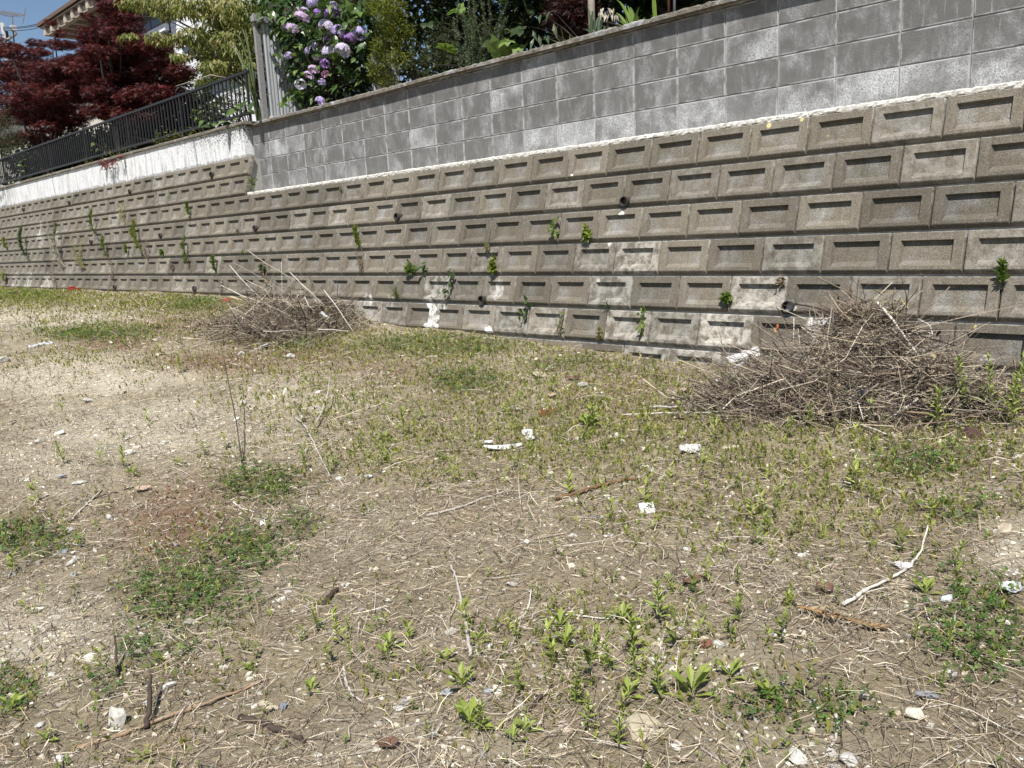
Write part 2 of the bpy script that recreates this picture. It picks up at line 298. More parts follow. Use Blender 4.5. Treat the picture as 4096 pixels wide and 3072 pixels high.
# ------------------------------------------------------------------ ground sheet
def el(lst, px, py):
    m = np.zeros(np.shape(px))
    for (cx, cy, rx, ry, a) in lst: m = np.maximum(m, a * np.exp(-(((px - cx) / rx) ** 2 + ((py - cy) / ry) ** 2)))
    return m
GREEN = [(560, 1045, 90, 42, 1), (60, 1165, 95, 42, .9), (400, 1290, 130, 75, 1.1), (520, 1190, 110, 60, .8), (1000, 828, 75, 26, 1.2), (200, 722, 130, 18, .9), (640, 735, 60, 24, .9), (430, 660, 80, 16, .8),
         (950, 748, 180, 22, .8), (1990, 1000, 120, 34, 1), (1720, 1535, 170, 60, .8), (2120, 1370, 120, 110, 1), (30, 1500, 60, 60, .7), (1250, 790, 150, 18, .5), (330, 1400, 90, 60, .6), (650, 1140, 60, 30, .6), (60, 640, 90, 14, .6), (220, 1480, 80, 40, .5), (2080, 1100, 80, 40, .6)]
RED = [(380, 1140, 110, 70, 1), (470, 785, 130, 20, 1.1), (250, 745, 90, 14, .9), (640, 765, 110, 20, .7), (420, 1075, 80, 40, .7), (1330, 850, 200, 50, .45), (380, 700, 100, 22, .6), (850, 800, 120, 25, .5)]
SAND = [(100, 688, 170, 22, 1.1), (160, 815, 260, 50, 1), (330, 930, 300, 70, .9), (650, 860, 140, 40, .7), (90, 1380, 190, 90, .8), (2190, 1195, 60, 45, 1.2), (1700, 1600, 150, 60, .6), (1450, 1420, 250, 60, .35), (1150, 830, 100, 40, .4), (60, 1000, 160, 60, .6), (900, 1600, 200, 60, .4)]
LUSH = [(1250, 940, 380, 90, 1), (1700, 960, 300, 80, .9), (900, 960, 260, 80, .8), (1800, 1120, 300, 110, .8), (1450, 1090, 250, 80, .6), (2100, 930, 120, 50, 1), (1350, 1420, 330, 130, .7), (700, 880, 240, 50, .5), (250, 780, 250, 30, .4)]
xs = np.unique(np.concatenate([-np.geomspace(25, 400, 14), np.arange(-25, -9, .08), np.arange(-9, 3, .035), np.arange(3, 6, .15), np.geomspace(6, 400, 14)]))
ys = np.unique(np.concatenate([-np.geomspace(9, 400, 14), np.arange(-9, -5, .1), np.arange(-5, .2, .035)]))
GX, GY = np.meshgrid(xs, ys, indexing='ij'); GZ = gz(GX, GY); V = np.stack([GX, GY, GZ], -1).reshape(-1, 3)
px, py = proj(V); behind = ((V - CAM) @ FW) < .3
nz = fbm(V[:, 0], V[:, 1], 2.3, 21); nz2 = fbm(V[:, 0], V[:, 1], 7, 33)
def masks(P):
    px, py = proj(P); bad = ((P - CAM) @ FW) < .3; out = []
    nn = .55 + .9 * fbm(P[:, 0], P[:, 1], 4, 5)
    for L in (GREEN, RED, SAND, LUSH):
        m = el(L, px, py) * nn; m[bad] = .25; out.append(np.clip(m, 0, 1))
    return out
mg, mr, ms, ml = masks(V)
base = np.array([.30, .25, .165]) * (.75 + .5 * nz2[:, None]); sand = np.array([.56, .50, .385]); red = np.array([.20, .105, .07]); grn = np.array([.115, .105, .05])
C = base + (sand - base) * np.clip(ms[:, None] * 1.0 + .55 * np.clip(nz[:, None] - .46, 0, 1) * 2, 0, 1); C = C + (red - C) * (mr[:, None] * .75); C = C + (grn - C) * (mg[:, None] * .8)
nx, ny = len(xs), len(ys); idx = np.arange(nx * ny).reshape(nx, ny)
F = np.stack([idx[:-1, :-1], idx[1:, :-1], idx[1:, 1:], idx[:-1, 1:]], -1).reshape(-1, 4)
mb = MB(); mb.add(V, None, F, None); mb.c = [np.clip(C, 0, 1)]
tag(link('ground', mb.mesh('ground', M['ground'], True)), kind='structure')
mb = MB(); tx = np.concatenate([[-300, -60], np.arange(-34, 6, 1.0), [20, 300]]); ty = np.concatenate([[.50, .75, 1, 2, 4, 8], [20, 80, 300]])
TX, TY = np.meshgrid(tx, ty, indexing='ij'); TZ = 1.84 + .05 * fbm(TX, TY, .8, 2) + .0 * TX; ii = np.arange(TX.size).reshape(TX.shape)
mb.add(np.stack([TX, TY, TZ], -1), None, np.stack([ii[:-1, :-1], ii[1:, :-1], ii[1:, 1:], ii[:-1, 1:]], -1).reshape(-1, 4))
tag(link('garden_ground', mb.mesh('garden_ground', M['soil'], True)), kind='structure')
# ------------------------------------------------------------------ lower retaining wall
rw = thing('retaining_wall', 'leaning retaining wall of brown grey concrete blocks with recessed panels', 'retaining wall')
def block_mesh(w, seed, name='block'):
    r = np.random.default_rng(seed); j = lambda a: r.uniform(-a, a)
    h = HB; x0, x1 = .003, w - .003; t = -.004; b = -h + .004
    def rect(xa, xb, za, zb, y): return [(xa, y, za), (xb, y, za), (xb, y, zb), (xa, y, zb)]          # bottom-left, bottom-right, top-right, top-left
    L = [rect(x0, x1, b + .006, t, .06), rect(x0, x1, b + .010, t, .018), rect(x0 + .003, x1 - .003, b + .024, t - .003, .004), rect(x0 + .009, x1 - .010, b + .030, t - .009, 0)]
    ml_ = .058 + j(.003); mr_ = .062 + j(.003)
    if w < .3: ml_ = mr_ = .045
    L += [rect(ml_, w - mr_, -h + .054 + j(.002), -.054 + j(.003), 0), rect(ml_ + .012, w - mr_ - .012, -h + .090, -.058, .028)]
    L[4] = [(a + j(.0015), y, c_) for a, y, c_ in L[4]]
    V = [p for l in L for p in l]; F = []
    for k in range(5):
        for q in range(4): a, b_ = k * 4 + q, k * 4 + (q + 1) % 4; F.append((a, b_, b_ + 4, a + 4))
    F.append((20, 21, 22, 23))
    mb = MB().add(V, None, F); me = mb.mesh(name, M['low'], False, False)
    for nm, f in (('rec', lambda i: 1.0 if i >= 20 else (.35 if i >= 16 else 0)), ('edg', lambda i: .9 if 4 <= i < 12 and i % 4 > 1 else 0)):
        a = me.attributes.new(nm, 'FLOAT', 'POINT'); a.data.foreach_set('value', np.array([f(i) for i in range(24)], np.float32))
    return me
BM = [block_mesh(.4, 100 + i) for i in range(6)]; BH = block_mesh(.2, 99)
slots = []
for m_ in range(6, -5, -1):
    x = -26.0 + (0 if m_ % 2 == 0 else .2)
    lim = -8.62 if m_ > 4 else 2.4
    while x < lim - .01:
        w = .4 if x + .4 <= lim + .15 else .2
        zt = m_ * HB * CT; yb = (m_ - 1) * HB * ST; zb = (m_ - 1) * HB * CT
        if zt > gz(x + .2, zt * ST / CT) - .02:
            c = np.array([[x + .2, (m_ - .5) * HB * ST, (m_ - .5) * HB * CT]]); p = proj(c); d = np.linalg.norm(c[0] - CAM); n_ = unit(c[0] - CAM)
            inside = -40 < p[0][0] < 2250 and -40 < p[1][0] < 1000
            size = abs(n_ @ np.array([0, -CT, ST])) / d / d if inside else -d
            slots.append((size, x, m_, w))
        x += w
slots.sort(key=lambda s: -s[0])
palespots = {(-.5, 6): .9}
def pale_at(p, a): P = low(p); return (P[0], P[2] / CT, a)
PALE = [pale_at(z(7, 1850, 1340), .9), pale_at(z(7, 800, 1000), .7), pale_at(z(7, 1060, 720), .55), pale_at(z(7, 960, 1320), .6), pale_at(z(7, 2100, 1020), .7), pale_at(z(6, 1600, 950), .55), pale_at(z(7, 700, 720), .4), pale_at(z(5, 100, 900), .8), pale_at(z(5, 250, 900), .9), pale_at(z(5, 420, 900), .7),
        pale_at(z(7, 2300, 560), .2), pale_at(z(6, 2100, 1250), .6), pale_at(z(7, 1380, 1330), .5), pale_at(z(7, 1230, 1530), .8), pale_at(z(7, 1560, 1560), .8), pale_at(z(5, 950, 340), .5), pale_at(z(5, 360, 470), .7), pale_at(z(6, 1900, 680), .4), pale_at(z(7, 100, 1300), .35), pale_at(z(6, 1000, 1150), .45), pale_at(z(6, 1200, 1170), .4)]
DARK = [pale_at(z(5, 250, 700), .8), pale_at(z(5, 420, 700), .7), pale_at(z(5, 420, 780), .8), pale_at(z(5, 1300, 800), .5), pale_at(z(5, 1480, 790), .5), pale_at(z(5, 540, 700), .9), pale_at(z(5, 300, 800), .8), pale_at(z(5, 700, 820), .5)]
rest = []
for i, (sz, x, m_, w) in enumerate(slots):
    me = BM[(i * 7 + m_) % 6] if w > .3 else BH
    jy = random.uniform(-.003, .003); cx_, cs_ = x + w / 2, (m_ - .5) * HB
    if i < 300:
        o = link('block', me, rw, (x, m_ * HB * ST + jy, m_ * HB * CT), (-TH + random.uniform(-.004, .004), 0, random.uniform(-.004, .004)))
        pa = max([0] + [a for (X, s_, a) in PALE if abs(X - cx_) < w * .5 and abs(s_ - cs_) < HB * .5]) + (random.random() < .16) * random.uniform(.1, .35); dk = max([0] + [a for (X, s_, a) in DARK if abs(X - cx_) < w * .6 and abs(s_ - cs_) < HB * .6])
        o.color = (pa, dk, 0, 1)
    else: rest.append((me, x, m_, jy))
mb = MB(); R3 = []; E3 = []
for me, x, m_, jy in rest:
    V = np.array([v.co for v in me.vertices]); Y = V[:, 1] * CT + V[:, 2] * ST + m_ * HB * ST + jy; Z = -V[:, 1] * ST + V[:, 2] * CT + m_ * HB * CT
    mb.add(np.stack([V[:, 0] + x, Y, Z], -1), None, [tuple(p.vertices) for p in me.polygons]); R3 += [1. if i >= 20 else (.35 if i >= 16 else 0) for i in range(24)]; E3 += [.9 if 4 <= i < 12 and i % 4 > 1 else 0 for i in range(24)]
me = mb.mesh('far_blocks', M['low'], False, False)
for nm, d_ in (('rec', R3), ('edg', E3)): me.attributes.new(nm, 'FLOAT', 'POINT').data.foreach_set('value', np.array(d_, np.float32))
o = tag(link('far_blocks', me, rw), kind='stuff'); o.color = (.15, .15, 0, 1)
def slab(mb, x0, x1, s0, s1, dep0, dep1):      # slab leaning with the wall
    V = []
    for s_ in (s0, s1):
        for (x, dp) in ((x0, dep0), (x1, dep0), (x1, dep1), (x0, dep1)): V.append((x, s_ * ST + dp * CT, s_ * CT - dp * ST))
    return mb.add(V, None, BF)
mb = MB(); slab(mb, -26, 2.4, -4.5 * HB, 4 * HB - .004, .036, .30); slab(mb, -26, -8.64, 4 * HB, 6 * HB - .004, .038, .25); link('mortar_core', mb.mesh('mortar_core', M['mortar'], False, False), rw)
# rough lime mortar strip capping the lower blocks under the grey wall
def rough_strip(xa, xb, y0, y1, z0, z1, step, amp, seed, n=7):
    r = np.random.default_rng(seed); X = np.arange(xa, xb + step, step); prof = [(y1, z0), (y0 + .004, z0), (y0, z0 + (z1 - z0) * .3), (y0, z0 + (z1 - z0) * .8), (y0 + .01, z1), (y1, z1 + .002)]
    k = len(prof); V = np.array([[(x, p[0], p[1]) for p in prof] for x in X]); J = r.normal(0, amp, (len(X), k, 2)); J[:, 0] = 0; J[:, -1, 0] = 0; V[:, :, 1:] += J
    F = [(i * k + j, i * k + j + 1, (i + 1) * k + j + 1, (i + 1) * k + j) for i in range(len(X) - 1) for j in range(k - 1)]
    e0 = list(range(k)); V = V.reshape(-1, 3); F = [(a, d, c_, b) for a, b, c_, d in F]
    F3 = [(0, j, j + 1) for j in range(1, k - 1)]; o_ = (len(X) - 1) * k; F3 += [(o_, o_ + j + 1, o_ + j) for j in range(1, k - 1)]
    return V, F3, F
mb = MB(); yl = 4 * HB * ST; zl = 4 * HB * CT
mb.add(*rough_strip(-8.55, 2.4, yl + .012, .565, zl - .004, zl + .030, .022, .0019, 1)); link('mortar_strip', mb.mesh('mortar_strip', M['fillet'], False, False), rw)
# weep pipes
def pipe_mesh(r):
    mb = MB(); n = 18; a = np.arange(n) * 2 * math.pi / n; rings = [(r, .05), (r, -.035), (r * .86, -.035), (r * .84, .12)]
    V = [(rr * math.cos(t), y, rr * math.sin(t)) for rr, y in rings for t in a]; F = [(i * n + j, i * n + (j + 1) % n, (i + 1) * n + (j + 1) % n, (i + 1) * n + j) for i in range(3) for j in range(n)]
    V.append((0, .12, 0)); F3 = [(3 * n + j, 3 * n + (j + 1) % n, 4 * n) for j in range(n)]
    return mb.add(V, F3, F).mesh('drain_pipe', M['pipe'], False, False)
PM = pipe_mesh(.037)
pipes = [z(7, 985, 228), z(8, 182, 1138), z(6, 1965, 1078), z(6, 1232, 362), z(6, 3, 462), z(5, 1130, 145), z(5, 607, 240), z(5, 210, 300), z(5, 1395, 525), z(5, 795, 580), z(5, 1690, 985), z(5, 1000, 970), z(1, 1838, 1510), z(5, 2205, 462)]
for p in pipes[:13]:
    P = low(p); link('drain_pipe', PM, rw, (P[0], P[1], P[2]), (random.uniform(-.06, .06) - .1, 0, random.uniform(-.1, .1)))
# ------------------------------------------------------------------ upper grey block wall
YC = .5611; X1 = -.3647
bw = thing('block_wall', 'plain grey concrete block wall with lime bloom standing on the retaining wall', 'wall')
def cb_mesh(w, seed):
    r = np.random.default_rng(seed); h = .2; g_ = .0035
    def rect(i, y): return [(g_ * .9 + i, y, g_ + i), (w - g_ * .9 - i, y, g_ + i), (w - g_ * .9 - i, y, h - g_ - i), (g_ * .9 + i, y, h - g_ - i)]
    L = [rect(0, .05), rect(0, .004), rect(.0035, 0)]; V = [p for l in L for p in l] ; F = [(k * 4 + q, k * 4 + (q + 1) % 4, k * 4 + 4 + (q + 1) % 4, k * 4 + 4 + q) for k in range(2) for q in range(4)]
    V2 = []; 
    for p in rect(.012, 0): V2.append(p)
    V += V2; F += [(8 + q, 8 + (q + 1) % 4, 12 + (q + 1) % 4, 12 + q) for q in range(4)] + [(12, 13, 14, 15)]
    me = MB().add(V, None, F).mesh('block', M['cb'], False, False); me.attributes.new('edg', 'FLOAT', 'POINT').data.foreach_set('value', np.array([1.] * 12 + [0] * 4, np.float32)); return me
CB = cb_mesh(.4, 1); bloomspots = [z(3, 900, 1000), z(4, 1400, 550), z(4, 1950, 650), z(4, 300, 800), z(3, 1600, 920), z(3, 2050, 450), z(3, 550, 1100), z(2, 200, 1270), z(2, 340, 1230), z(2, 2100, 900), z(3, 250, 1150), z(4, 800, 730), z(3, 180, 650), z(2, 1350, 1250)]
BSP = [at(p, YC) for p in bloomspots]
for n in range(-6, 22):
    x0 = X1 - .4 * (n + 1); 
    for r_ in range(4):
        if n == 21: continue
        jx = 0; o = link('block', CB, bw, (x0 + random.uniform(-.001, .001), YC + random.uniform(-.0015, .0015), ZC + .2 * r_), (random.uniform(-.003, .003), 0, 0))
        o.color = ((.95 if any(abs(b[0] - x0 - .2) < .2 and abs(b[2] - ZC - .2 * r_ - .1) < .1 for b in BSP) else (0.35 if r_ == 0 and random.random() < .5 else 0)), 0, 0, 1)
xe = X1 - .4 * 21
mb = MB(); box(mb, xe + .003, 2.5, YC + .008, YC + .12, ZC - .01, ZC + .8, None); link('mortar_core', mb.mesh('mortar_core', M['mortar'], False, False), bw)
xx = 2.5; k_ = 0
while xx > xe - .02:
    ln = random.uniform(1.0, 1.5); xa = max(xx - ln, xe - .02); mb = MB()
    mb.add(*rough_strip(xa + .004, xx - .004, YC - .017, YC + .15, ZC + .802 + random.uniform(0, .003), ZC + .864, .03, .0038, 20 + k_)); link('coping_slab', mb.mesh('coping_slab', M['cap'], False, False), bw); xx = xa; k_ += 1
    if xa <= xe - .02: break
# ------------------------------------------------------------------ white rendered wall, its coping and the iron fence
ww = thing('rendered_wall', 'white rendered wall with grey vertical streaks above the blocks', 'wall')
YW = .452; mb = MB(); box(mb, -26, xe - .03, YW, YW + .16, 1.49, 1.892); link('wall_body', mb.mesh('wall_body', M['white'], False, False), ww)
for k in range(14):
    xa = -26 + (xe + 26 - .03) * k / 14; xb = -26 + (xe + 26 - .03) * (k + 1) / 14; mb = MB(); mb.add(*rough_strip(xa + .003, xb - .003, YW - .03, YW + .19, 1.894, 1.934, .12, .0015, 60 + k)); link('coping_slab', mb.mesh('coping_slab', M['cap'], False, False), ww)
fe = thing('iron_fence', 'black iron railing with upright bars on the white wall', 'fence', (0, 0, 0))
YF = .60; xf0, xf1 = -25.0, -8.84
bm_ = box(MB(), -.0085, .0085, -.0085, .0085, 2.075, 2.545).mesh('baluster', M['iron'], False, False); pm_ = box(MB(), -.014, .014, -.014, .014, 1.93, 2.60).mesh('post', M['iron'], False, False)
x = xf1; k = 0
while x > xf0:
    link('post' if k % 18 == 0 else 'baluster', pm_ if k % 18 == 0 else bm_, fe, (x, YF, 0)); x -= .11; k += 1
k = 0; x = xf1 + .06
while x > xf0:
    xb = x - 1.98; mb = MB(); box(mb, xb + .004, x, YF - .02, YF + .02, 2.547, 2.578); link('top_rail', mb.mesh('top_rail', M['iron'], False, False), fe)
    mb = MB(); box(mb, xb + .004, x, YF - .018, YF + .018, 2.042, 2.073); link('bottom_rail', mb.mesh('bottom_rail', M['iron'], False, False), fe); x = xb
# corrugated boundary panel
cp = thing('corrugated_panel', 'corrugated steel boundary sheet nailed to a weathered timber post beside the purple hydrangea', 'panel', (-8.7, .78, 1.93))
mb = MB(); box(mb, -.045, .0, -.07, .0, -.03, 1.33); link('timber_post', mb.mesh('timber_post', M['oldwood'], False, False), cp)
n = 120; yy = np.linspace(.002, 2.2, n); V = [(.012 * math.cos(y * 2 * math.pi / .05) + .016, y, zz_) for y in yy for zz_ in (.08, 1.22)]
mb = MB().add(V, None, [(2 * i, 2 * i + 2, 2 * i + 3, 2 * i + 1) for i in range(n - 1)]); link('steel_sheet', mb.mesh('steel_sheet', M['steel'], True, False), cp)
mb = MB(); box(mb, -.03, .05, -.10, 2.2, 1.23, 1.30); link('top_rail', mb.mesh('top_rail', M['oldwood'], False, False), cp)
mb = MB(); tube(mb, [(.045, -.0, .05), (.045, 2.2, .05)], .028, 10); link('bottom_rail', mb.mesh('bottom_rail', M['polecon'], True, False), cp)
# ------------------------------------------------------------------ trees, shrubs, garden plants
def col3(*c): return np.array(c)
def limb_tree(mb, base, tips, r0, seed, n=6, bend=.15):
    r = np.random.default_rng(seed); base = np.array(base, float)
    for t in tips:
        t = np.array(t, float); k = 7; s = np.linspace(0, 1, k)[:, None]; up = np.array([0, 0, np.linalg.norm(t - base) * bend])
        p = base + (t - base) * s + up * (s * (1 - s)) * 2 + np.cumsum(r.normal(0, .012, (k, 3)), 0) * np.linalg.norm(t - base) * s
        tube(mb, p, np.linspace(r0, r0 * .15, k), n)
def spray_crown(mb, tmpl, centers, radii, n_each, size, colors, droop=.0, flat=.35, face=None, hang=0., v=.3):
    for c_, r_ in zip(centers, radii):
        n = int(n_each * (r_ / np.mean(radii)) ** 2); u = rdir(n); rad = r_ * rng.uniform(.25, 1, (n, 1)) ** .6
        Pn = np.array(c_) + u * rad * np.array([1, 1, flat]); D = unit(u * np.array([1, 1, .2]) + rng.normal(0, .5, (n, 3)) + np.array([0, 0, -droop - hang]))
        Nn = unit(np.array([0, 0, 1.0]) + rng.normal(0, .45, (n, 3)) + (np.array(face) * .6 if face is not None else 0))
        leaves(mb, tmpl, Pn, D, Nn, size * rng.uniform(.65, 1.25, n), cols(n, *colors, v=v))
def tree(name, label, cat, base, tips, r0, crown, mat, bark, group=None, seed=1):
    t = thing(name, label, cat, base, group); b = np.array(base, float)
    mb = MB(); limb_tree(mb, (0, 0, -.1), [np.array(q) - b for q in tips], r0, seed); link('trunk', mb.mesh('trunk', M[bark], True), t)
    mb = MB(); crown(mb, b); o = link('crown', mb.mesh('crown', M[mat]), t); return t
def local(pts, b): return [np.array(p) - b for p in pts]
# red maples
REDS = [(.075, .010, .013), (.042, .007, .010), (.105, .014, .015), (.034, .007, .010), (.10, .024, .016)]
def maple(label, base, pads, seed, n_each, size=.085):
    def crown(mb, b): spray_crown(mb, MAPLE, local([p[0] for p in pads], b), [p[1] for p in pads], n_each, size, REDS, .25, .28, SUN)
    tree('maple_tree', label, 'tree', base, [p[0] for p in pads[::9]], .045, crown, 'maple', 'bark', 'red leaved maples behind the iron fence', seed)
def pads(lst, y0, y1): return [(at(z(1, *p[:2]), rng.uniform(y0, y1)), p[2]) for p in lst]
def split_pads(lst, k, f):
    return [(x + rng.normal(0, 55 * r_ / .7), y + rng.normal(0, 48 * r_ / .7), r_ * f) for x, y, r_ in lst for _ in range(k)]
maple('dark red maple with the tallest crown, reaching up before the house gable', at(z(1, 1000, 1080), 1.9) * [1, 1, 0] + [0, 0, 1.85],
      pads(split_pads([(960, 60, .5), (1030, 150, .5), (880, 250, .4), (1050, 260, .7), (930, 330, .75), (1150, 380, .7), (830, 430, .7), (1250, 480, .7), (1050, 520, .85), (1400, 590, .6), (1560, 640, .5), (900, 620, .9), (1200, 650, .9), (1420, 730, .7), (1050, 760, .9), (800, 780, .8), (1250, 820, .8), (1000, 900, .8), (1450, 820, .5), (920, 0, .4), (1180, 900, .7), (790, 150, .22), (1100, 960, .8), (950, 1010, .8), (1330, 900, .6)], 3, .56), 1.2, 2.8), 3, 470, .075)
maple('dark red maple with the wide low crown near the television aerial', at(z(1, 400, 1240), 2.0) * [1, 1, 0] + [0, 0, 1.85],
      pads(split_pads([(120, 400, .5), (330, 400, .5), (480, 360, .35), (440, 190, .22), (600, 400, .4), (700, 500, .6), (60, 500, .9), (250, 530, .9), (460, 560, 1.0), (640, 640, .9), (120, 680, 1.0), (330, 740, 1.0), (540, 780, 1.0), (720, 830, .8), (60, 860, 1.0), (260, 900, .9), (450, 950, .9), (620, 1000, .8), (160, 1040, .9), (60, 1230, .6), (-80, 450, .9), (-100, 800, 1.0), (750, 600, .7), (-60, 1100, .8), (520, 280, .2), (300, 1080, .7), (500, 1080, .7), (400, 1180, .6), (200, 1180, .6)], 3, .56), 1.4, 3.0), 4, 420, .08)
# drooping light green tree over the fence
def green_crown(mb, b):
    top = pads([(1150, 25, .30), (1300, 15, .34), (1500, 40, .34), (1700, 30, .36), (1900, 45, .36), (2080, 60, .36), (1450, 110, .25), (1650, 90, .3), (1950, 130, .36), (2150, 150, .33), (1120, 315, .17), (1230, 330, .2), (1380, 320, .24), (1530, 340, .24), (1660, 290, .28), (1820, 250, .30), (1980, 200, .3), (1480, 480, .14), (1560, 480, .16), (1780, 380, .26), (2000, 330, .3), (1720, 450, .22), (1880, 460, .3), (2080, 430, .3), (1830, 560, .24), (2000, 570, .3), (1950, 650, .22), (1760, 700, .16), (2150, 560, .22), (2120, 300, .3)], 1.1, 2.0)
    cs = local([p[0] for p in top], b); rs = [p[1] for p in top]
    spray_crown(mb, LANCE, cs, rs, 210, .105, [(.15, .17, .035), (.20, .20, .055), (.10, .13, .025), (.24, .21, .09)], .5, .4, SUN, .7)
    dk = pads([(1980, 250, .5), (2080, 400, .5), (1900, 420, .5), (2120, 520, .45), (2020, 120, .5), (1850, 560, .4), (2150, 250, .5)], 2.2, 2.8)  # inner sprays: darker leaf colours imitate the shade inside the crown
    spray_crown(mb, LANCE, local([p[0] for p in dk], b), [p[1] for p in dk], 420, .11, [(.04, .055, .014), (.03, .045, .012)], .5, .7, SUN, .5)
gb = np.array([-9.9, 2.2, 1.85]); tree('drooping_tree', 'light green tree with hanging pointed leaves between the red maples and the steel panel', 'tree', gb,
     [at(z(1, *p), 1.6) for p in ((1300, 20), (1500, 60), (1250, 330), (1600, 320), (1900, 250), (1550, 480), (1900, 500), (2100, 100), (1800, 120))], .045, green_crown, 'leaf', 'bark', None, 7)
# hydrangea
hb_ = np.array([-7.75, 1.15, 1.9]); hy = thing('hydrangea_bush', 'hydrangea bush with purple and lilac flower heads above the grey wall', 'shrub', hb_)
mb = MB(); heads = [(660, 125, 0, 62), (400, 150, 1, 58), (300, 250, 1, 62), (610, 235, 2, 62), (720, 280, 3, 60), (815, 335, 0, 50), (900, 290, 3, 56), (535, 400, 3, 46), (625, 355, 0, 40), (640, 455, 2, 62), (750, 435, 2, 60), (465, 440, 3, 38), (285, 485, 3, 36), (540, 500, 1, 40), (592, 550, 0, 38), (500, 600, 1, 44), (458, 650, 1, 40), (385, 730, 4, 46), (600, 640, 5, 32), (555, 875, 3, 40), (490, 25, 3, 46), (670, 45, 3, 30), (570, 710, 3, 30), (420, 105, 1, 40), (530, 110, 0, 30), (745, 320, 0, 40)]
HP = [at(z(2, x, y), rng.uniform(.66, .82)) for x, y, _, _ in heads]
limb_tree(mb, (0, 0, 0), [p - hb_ + (0, .06, -.03) for p in HP], .012, 9, 5); link('stems', mb.mesh('stems', M['bark'], True), hy)['kind'] = 'stuff'
HC = [[(.34, .20, .54), (.38, .22, .58)], [(.48, .36, .62), (.60, .46, .66)], [(.62, .56, .76), (.70, .66, .80), (.52, .43, .72)], [(.42, .34, .66), (.52, .46, .74)], [(.66, .64, .76), (.58, .54, .74)], [(.56, .26, .50), (.62, .36, .55)]]
PET = ([(0, 0, 0), (.5, .35, .05), (1, 0, .1), (.5, -.35, .05)], None, [(0, 1, 2, 3)])
def flower_head(n, R, cl, flat):
    mb = MB(); u = rdir(n); u[:, 2] = np.abs(u[:, 2]) * (.5 if flat else 1) - (0 if flat else .35); Pn = unit(u) * R * np.array([1, 1, .55 if flat else .85])
    c = cols(n, *cl, v=.15); hd = rng.uniform(0, 6.28, n)
    for k in range(4):
        a = rdir(n); t1 = unit(np.cross(unit(u), a)); t2 = np.cross(unit(u), t1); ang = hd + k * 1.571
        D = unit(np.cos(ang)[:, None] * t1 + np.sin(ang)[:, None] * t2); D = D
        if k == 0: T1, T2 = t1, t2
        D = unit(np.cos(ang)[:, None] * T1 + np.sin(ang)[:, None] * T2); X = D; Zv = unit(u + 0 * D); Yv = np.cross(Zv, X)
        scatter(mb, PET[0], None, PET[2], Pn, np.stack([X, unit(Yv), Zv], -1), R * .30 * np.ones(n), c)
    return mb.mesh('flower_head', M['petal'])
for (x, y, ci, rr), P in zip(heads, HP):
    d_ = np.linalg.norm(P - CAM); R = rr * S * d_ / FPX; link('flower_head', flower_head(int(26 + 50 * (R / .06) ** 1.3), R, HC[ci], ci in (1, 4)), hy, tuple(P - hb_), tuple(rng.uniform(-.5, .5, 3)))
def leafmesh(t, mat, c, name='leaf'): return MB().add(t[0], t[1], t[2], c).mesh(name, M[mat])
HL = [leafmesh(OVAL, 'gloss', c) for c in ((.075, .13, .028), (.10, .165, .035), (.05, .095, .022), (.14, .19, .05))]
for k in range(150):
    x, y = rng.uniform(60, 960), rng.uniform(20, 930)
    if y > 950 - .28 * x + 90 or (x < 330 and y > 420 and y < 760) or x + y * .1 < 150: continue
    P = at(z(2, x, y), rng.uniform(.68, .95)); D = unit(np.array([rng.normal(0, .7), -.6, rng.normal(-.25, .5)])); Nn = unit(np.array([.2, -.5, .9]) + rng.normal(0, .3, 3))
    o = link('leaf', HL[k % 4], hy); sc_ = rng.uniform(.10, .16); R_ = frames(D[None], Nn[None])[0] * sc_; o.matrix_local = Matrix(((*R_[0], P[0] - hb_[0]), (*R_[1], P[1] - hb_[1]), (*R_[2], P[2] - hb_[2]), (0, 0, 0, 1)))
mb = MB(); cs = pads([(0, 0, 0)], 1, 1) and [(at(z(2, x, y), rng.uniform(.95, 1.5)) - hb_, r_) for x, y, r_ in ((300, 100, .4), (600, 60, .45), (850, 150, .4), (700, 300, .4), (450, 300, .4), (250, 350, .3), (600, 500, .42), (850, 450, .38), (400, 560, .34), (750, 620, .36), (550, 750, .34), (850, 650, .3), (330, 850, .2), (600, 860, .26), (440, 860, .22), (160, 200, .3), (100, 80, .3), (950, 330, .3))]
spray_crown(mb, OVAL, [c_ for c_, _ in cs], [r_ for _, r_ in cs], 130, .12, [(.045, .08, .02), (.06, .105, .025), (.03, .06, .016)], .4, .8, SUN)
tag(link('foliage', mb.mesh('foliage', M['gloss']), hy), kind='stuff')
# other garden shrubs along the wall top
def shrub(name, label, cat, base, blobs_, tmpl, n_each, size, colors, mat='leaf', droop=.1, flat=.8, stems=True, r0=.012, hang=0):
    b = np.array(base, float); t = thing(name, label, cat, b); mb = MB()
    if stems: limb_tree(mb, (0, 0, -.03), [np.array(c_) - b for c_, _ in blobs_], r0, 3, 5); tag(link('stems', mb.mesh('stems', M['bark'], True), t), kind='stuff'); mb = MB()
    spray_crown(mb, tmpl, [np.array(c_) - b for c_, _ in blobs_], [r_ for _, r_ in blobs_], n_each, size, colors, droop, flat, SUN, hang); tag(link('foliage', mb.mesh('foliage', M[mat]), t), kind='stuff'); return t
def bl2(c_, lst, y0, y1): return [(at(z(c_, x, y), rng.uniform(y0, y1)), r_) for x, y, r_ in lst]
YG = [(.16, .17, .028), (.12, .14, .024), (.20, .20, .04), (.075, .10, .02)]
